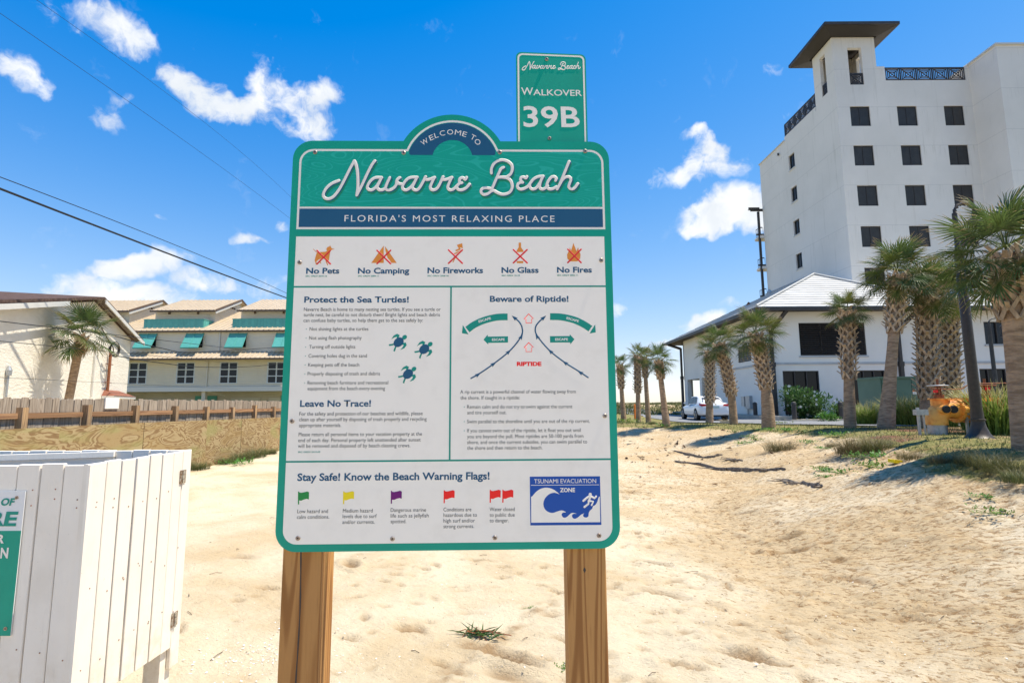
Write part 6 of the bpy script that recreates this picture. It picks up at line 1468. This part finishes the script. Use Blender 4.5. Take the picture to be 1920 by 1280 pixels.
DG = [(1462, 845, 12, 1.1, 'brownish dry grass tuft on the bare sand bank above the driftwood', 0), (1618, 848, 11, 1.35, 'large dry grass tuft at the bank crest below the leaning palm', 1), (1596, 852, 10.8, 1.0, 'left partner of the large dry grass tuft on the crest', 2), (1645, 846, 10.6, 1.0, 'right partner of the large dry grass tuft on the crest', 3), (1850, 876, 6.2, .7, 'olive grass tuft on the crest just left of the nearest palm', 4), (1880, 885, 5.9, .65, 'olive grass tuft right at the foot of the nearest palm', 5), (1815, 872, 6.9, .55, 'olive grass tuft on the slope left of the nearest palm pair', 6), (1360, 793, 21, .7, 'dark dry tuft at the foot of the palm by the white car', 7), (1222, 795, 24, .55, 'small dry tuft between the far palms', 8), (1915, 905, 5.1, .5, 'olive grass tuft cut by the right edge of the picture', 9), (1560, 838, 12.5, .5, 'small dry tuft on the lawn edge left of the large tuft', 10), (1705, 862, 8.8, .6, 'thin dry tuft beside the yellow marker', 11), (1765, 868, 7.8, .55, 'low dry tuft on the lawn edge in front of the lamp', 12)]
for px, py, Y, s, lab, k in DG: clump(px, py, Y, (GD + GO)[k % 5] if k not in (4, 5, 6, 9) else GO[k % 2], s, lab, DGp)
LGp = 'grass tufts at the foot of the plywood wall'
for px, py, Y, s, lab in ((452, 856, 13.9, .75, 'green grass tuft at the plywood wall, right of its neighbour'), (478, 852, 14.6, .85, 'tall thin grass tuft at the plywood wall close to the large sign'), (375, 868, 12.6, .6, 'grass tuft at the plywood wall just behind the white enclosure corner'), (425, 862, 13.3, .55, 'small grass tuft midway along the visible plywood base'), (505, 850, 15, .6, 'grass tuft at the plywood wall cut by the sign edge')):
    q = onx(px, py, PX + .22); q.z = zs(q.x, q.y); o = inst('grass_clump', GO[px % 2], None, q, (0, 0, px), s); tag(o, lab, 'grass clump', LGp)
def creeper_mesh(seed, n=110, rad=.3, size=.05):
    r = random.Random(seed); b = MB()
    for k in range(7):
        a = r.uniform(0, 6.28); P = [Vector((0, 0, .01)), Vector((math.cos(a) * rad * .5, math.sin(a) * rad * .5, .02)), Vector((math.cos(a + .3) * rad, math.sin(a + .3) * rad, .015))]; b.tube(smooth_line(P, 3), .003, 4, tv=.9)
        for i in range(n // 7):
            t = r.random(); p = P[0].lerp(P[2], t) + Vector((r.gauss(0, .03), r.gauss(0, .03), r.uniform(.0, .05))); d = Vector((r.gauss(0, 1), r.gauss(0, 1), r.uniform(.2, 1.2))).normalized(); s = d.cross(Vector((0, 0, 1))).normalized(); L = size * r.uniform(.6, 1.2)
            b.add([p, p + d * L * .5 + s * L * .3, p + d * L, p + d * L * .5 - s * L * .3], [(0, 1, 2, 3)], 0, [0, .4, .8, .4])
    return b.mesh('creeper', M['creeper'], attr=True, normals=False)
CM = [creeper_mesh(i) for i in range(3)]
CG = 'small green creeping plants on the sand bank'
CP = [(1404, 820, .6, 'tiny creeper above the driftwood'), (1395, 833, .7, 'creeper just above the longest driftwood'), (1418, 826, .6, 'creeper between dry tuft and driftwood'), (1450, 808, .8, 'creeper patch on the lawn edge by the leaning palm'), (1475, 808, .8, 'creeper patch right of the leaning palm foot'), (1500, 812, .7, 'creeper left of the concrete path end'), (1513, 832, .7, 'creeper on the sand right of the small dry tuft'), (1544, 842, .5, 'tiny creeper in the middle of the bare bank'), (1575, 818, .9, 'dense creeper patch in front of the slim palm'), (1635, 858, 1.0, 'bright creeper directly below the large dry tuft'), (1612, 862, .7, 'creeper left below the large dry tuft'), (1630, 878, .9, 'bright creeper on the slope below the large tuft'), (1575, 889, .8, 'creeper near the black driftwood piece'), (1540, 880, .5, 'tiny creeper left of its brighter neighbour'), (1548, 896, .5, 'sparse creeper on the lower slope'), (1850, 965, .6, 'sparse creeper low on the right slope'), (1850, 935, .5, 'thin creeper on the right slope'), (1470, 795, .7, 'creeper beside the far kerb'), (1180, 793, 1.4, 'green creeper patch below the leftmost far palm'), (1240, 800, .9, 'green creeper patch below the lone smooth palm'), (1375, 812, .6, 'creeper on the sand crest below the leaning car palm')]
for i, (px, py, s, lab) in enumerate(CP):
    q = hit(px, py) or onz(px, py, .7); q.z = zs(q.x, q.y) + .005; o = inst('creeping_plant', CM[i % 3], None, q, (0, 0, i * 1.3), 1.45 * s * (q.y / 11) ** .3); tag(o, lab, 'plant', CG)
q = onx(444, 862, -6.6); q = Vector((-6.75, 12.9, 0)); q.z = zs(q.x, q.y); o = inst('creeping_plant', CM[0], None, q, (0, 0, 0), 1.6); tag(o, 'low bright green plant at the plywood wall behind the sand crest', 'plant')
# uprooted plant between the sign posts
q = onz(895, 1190, zs(-.2, 4.2)); q.z = zs(q.x, q.y)
up_t = thing('uprooted_plant', 'uprooted spiky green plant with reddish stems lying on sand between the sign posts', 'plant', q)
r = random.Random(3); b = MB()
for i in range(46):
    a = r.uniform(0, 6.28); s0 = Vector((r.gauss(0, .05), r.gauss(0, .03), .015)); L = r.uniform(.06, .17); d = Vector((math.cos(a) * 1.3, math.sin(a) * .8, r.uniform(.05, .75))).normalized(); s = d.cross(Vector((0, 0, 1))).normalized() * .005
    b.add([s0 - s, s0 + s, s0 + d * L * .6 + s * .8, s0 + d * L + Vector((0, 0, -.01)), s0 + d * L * .6 - s * .8], [(0, 1, 2, 3, 4)], 0, [0, 0, .5, .9, .5])
inst('leaves', b.mesh('leaves', M['bush'], attr=True, normals=False), up_t)
b = MB(); b.tube([(-.08, .02, .03), (.05, .01, .035), (.24, -.01, .012)], [.005, .006, .003], 6)
for i in range(9): a = r.uniform(0, 6.28); b.tube([(0, 0, .02), (math.cos(a) * .1, math.sin(a) * .06, r.uniform(.02, .06)), (math.cos(a) * .17, math.sin(a) * .11, .01)], .003, 5)
inst('stem', b.mesh('stem', M['rust']), up_t)
q = onz(1058, 1254, zs(.3, 3.4)); q.z = zs(q.x, q.y); o = inst('creeping_plant', CM[1], None, q, (0, 0, 2), .28); tag(o, 'small green seedling at the foot of the right sign post', 'plant')
q = onz(992, 1141, zs(.1, 4.8)); q.z = zs(q.x, q.y); o = inst('creeping_plant', CM[2], None, q, (0, 0, 1), .18); tag(o, 'tiny green sprout on the sand behind the uprooted plant', 'plant')

# ------------------------------------------------------------------ driftwood
def drift(pxs, w, label, seed):
    r = random.Random(seed); P = []
    for (px, py) in pxs:
        q = hit(px, py) or onz(px, py, .5)
        P.append(Vector((q.x, q.y, zs(q.x, q.y) + .02)))
    P = smooth_line(P, 5); P = [p + Vector((r.gauss(0, .02), r.gauss(0, .05), r.gauss(0, .008))) for p in P]
    b = MB(); b.tube(P, [w * (.25 + r.uniform(.5, 1.) * math.sin(PI * (i + .5) / len(P)) ** .5) for i in range(len(P))], 7, flat=.45)
    for k in range(9): i = r.randrange(1, len(P) - 1); b.tube([P[i], P[i] + Vector((r.uniform(-.4, .4), r.uniform(-.3, .3), r.uniform(0, .05)))], [w * .4, .004], 5)
    c = P[len(P) // 2]; o = b.obj('driftwood', M['driftwood'], org=c, smooth=50); tag(o, label, 'driftwood', 'driftwood on the sand')
drift([(1265, 866), (1310, 872), (1345, 881), (1380, 882), (1420, 883), (1472, 881)], .05, 'longest dark driftwood strip lying on the sand right of the sign', 1)
drift([(1262, 845), (1290, 852), (1320, 858), (1355, 853)], .035, 'curved dark driftwood strip just above the longest one', 2); drift([(1470, 902), (1490, 908), (1520, 911), (1540, 913)], .04, 'short black driftwood piece at the foot of the bank', 3)
drift([(1330, 822), (1345, 824), (1360, 818)], .03, 'short driftwood scrap highest up the sand', 4); drift([(1362, 862), (1378, 864), (1390, 865)], .035, 'thin driftwood sliver beside the longest strip', 5)
# scattered litter, shells, blades
b = MB(); sh_b = MB(); tw_b = MB()
def tetra(b, p, s, r):
    v = [p + Vector((r.gauss(0, 1), r.gauss(0, 1), abs(r.gauss(0, .6)))) * s for _ in range(4)]; b.add(v, [(0, 1, 2), (0, 2, 3), (0, 3, 1), (1, 3, 2)])
r = random.Random(12)
for i in range(1150):
    if i < 170: px, py = 1160 + abs(r.gauss(0, 1)) * 190, 845 + r.gauss(0, 1) * 26 + 10
    else: px, py = r.uniform(1150, 1920) if r.random() < .7 else r.uniform(360, 1060), r.uniform(880, 1280)
    q = hit(px, py, 26)
    if q is None: continue
    if not (2.8 < q.y < 25): continue
    tetra(b, Vector((q.x, q.y, zs(q.x, q.y) + .004)), (.0035 if i >= 170 else .012) * q.y / 6 * r.uniform(.5, 1.8), r)
b.obj('dark_litter', M['debris'], kind='stuff', normals=False)['label'] = 'small dark scraps of driftwood and leaves scattered on the sand'
for i in range(2600):
    x = r.uniform(-2.2, 6.5); y = 2.8 + 6 * r.random() ** 1.6; tetra(sh_b, Vector((x, y, zs(x, y) + .002)), .0030 * r.uniform(.5, 1.8), r)
for i in range(420): x = -1.55 + r.gauss(0, .28); y = 3.55 + r.gauss(0, .16); tetra(sh_b, Vector((x, y, zs(x, y) + .002)), .0045 * r.uniform(.4, 1.5), r)
sh_b.obj('shell_fragments', M['shell'], kind='stuff', normals=False)['label'] = 'white shell fragments strewn over the near sand'
for i in range(150):
    x = r.uniform(-3.4, 8); y = r.uniform(3, 13); z = zs(x, y) + .006; a = r.uniform(0, 3.14); L = r.uniform(.03, .12); dx_, dy_ = math.cos(a) * L, math.sin(a) * L
    tw_b.tube([(x, y, z), (x + dx_ * .5, y + dy_ * .5, z + .006), (x + dx_, y + dy_, zs(x + dx_, y + dy_) + .004)], .0022, 4)
tw_b.obj('twigs', M['debris'], kind='stuff')['label'] = 'thin brown twigs and straws on the sand'
# lawn and dune blades
b = MB(); cnt = 0; r = random.Random(77)
def lawnv(x, y):
    i = min(max(np.searchsorted(xs, x), 1), nx - 1); j = min(max(np.searchsorted(ys, y), 1), ny - 1); return float(lawn[j, i]), float(ZZ[j, i])
while cnt < 26000:
    a_ = r.uniform(.16, 1.06); y = 5 + 21 * r.random() ** 1.1; x = a_ * y; l_, z = lawnv(x, y)
    if y > 15 and x > edgeL(y) - .1: cnt += 0; 
    if (y > 15.6 and x > edgeL(y) - .15) or l_ + (float(fbm(np.array(x * 1.7), np.array(y * 1.7), 3, 8))) * 1.2 < .55: cnt += 1; continue
    L = r.uniform(.03, .085) * (1 + y * .02); d = Vector((r.gauss(0, .6), r.gauss(0, .6), 1)).normalized(); s = Vector((r.gauss(0, 1), r.gauss(0, 1), 0)).normalized() * (.003 + y * .00035)
    p = Vector((x, y, z - .005)); b.add([p - s, p + s, p + d * L], [(0, 1, 2)], 0, [0, 0, r.uniform(.3, 1.1)]); cnt += 1
b.obj('lawn_grass', M['grass_olive'], kind='stuff', normals=False, attr=True)['label'] = 'short olive grass growing on the bank and lawn strip'
b = MB()
for i in range(5200):
    a_ = r.uniform(.12, .42); y = r.uniform(46, 130); x = a_ * y; l_, z = lawnv(x, y)
    if l_ < .42: continue
    for k in range(3):
        L = r.uniform(.2, .55); d = Vector((r.gauss(0, .5), r.gauss(0, .5), 1)).normalized(); s = Vector((r.uniform(-1, 1), r.uniform(-.3, .3), 0)).normalized() * .05; p = Vector((x + r.gauss(0, .3), y, z - .05)); b.add([p - s, p + s, p + d * L], [(0, 1, 2)], 0, [0, 0, 1])
b.obj('dune_grass', M['grass_olive'], kind='stuff', normals=False, attr=True)['label'] = 'sea oats and low scrub covering the far dunes'

# ------------------------------------------------------------------ overhead cables
CBG = 'overhead cables crossing the sky on the left'
def cable(pts, rad, label, ext=1.0):
    """pts: (px,py,Y) three along the span; parabola in z through them, carried on past both ends"""
    P = [at(*p) for p in pts]
    Y = [p.y for p in P]; zc_ = np.polyfit(Y, [p.z for p in P], 1 if hasattr(ext, '__len__') else 2); xc_ = np.polyfit(Y, [p.x for p in P], 1)
    y0, y1 = ext if hasattr(ext, '__len__') else (Y[0] - 3, Y[-1] + 6)
    L = [(np.polyval(xc_, y), y, np.polyval(zc_, y)) for y in np.linspace(y0, y1, 40)]
    c = Vector(L[20]); o = MB().tube(L, rad, 6).obj('overhead_cable', M['cable'], org=c); tag(o, label, 'cable', CBG)
cable([(0, 352, 12.5), (270, 460, 18), (537, 558, 30)], .032, 'thickest black cable, lowest of the four in the sky'); cable([(0, 330, 12.7), (270, 438, 18.3), (537, 549, 30.5)], .013, 'thin black cable just above the thickest one')
cable([(0, 28, 10), (230, 180, 13.5), (480, 362, 22)], .0055, 'thin cable crossing the upper left sky below the topmost'); cable([(70, 0, 11), (270, 145, 15), (490, 318, 24)], .005, 'topmost thin cable crossing the upper left corner')
cable([(0, 603, 12.4), (160, 620, 16), (330, 641, 24)], .012, 'black cable passing in front of the stucco palm crown', (9, 43)); cable([(0, 640, 12.6), (140, 652, 16), (300, 668, 24)], .009, 'thin cable crossing the stucco wall at mid height', (9, 43)); cable([(0, 706, 12.6), (140, 716, 16), (300, 722, 24)], .005, 'thinnest cable low across the stucco wall', (9, 43))
def span(pxs, rad, label):
    P = smooth_line([at(*p) for p in pxs], 8); c = P[len(P) // 2]; o = MB().tube(P, rad, 5).obj('overhead_cable', M['cable'], org=c); tag(o, label, 'cable', 'service cables in front of the townhouses')
span([(216, 630, 19.5), (300, 652, 25), (370, 660, 32), (535, 650, 42)], .022, 'upper sagging service cable before the townhouse shutters'); span([(212, 666, 19.5), (300, 680, 25), (380, 688, 32), (470, 687, 38), (535, 680, 42)], .02, 'lower sagging service cable before the townhouse windows')
print('OBJS', len(bpy.data.objects), 'TRIS', sum(len(m_.polygons) for m_ in bpy.data.meshes))
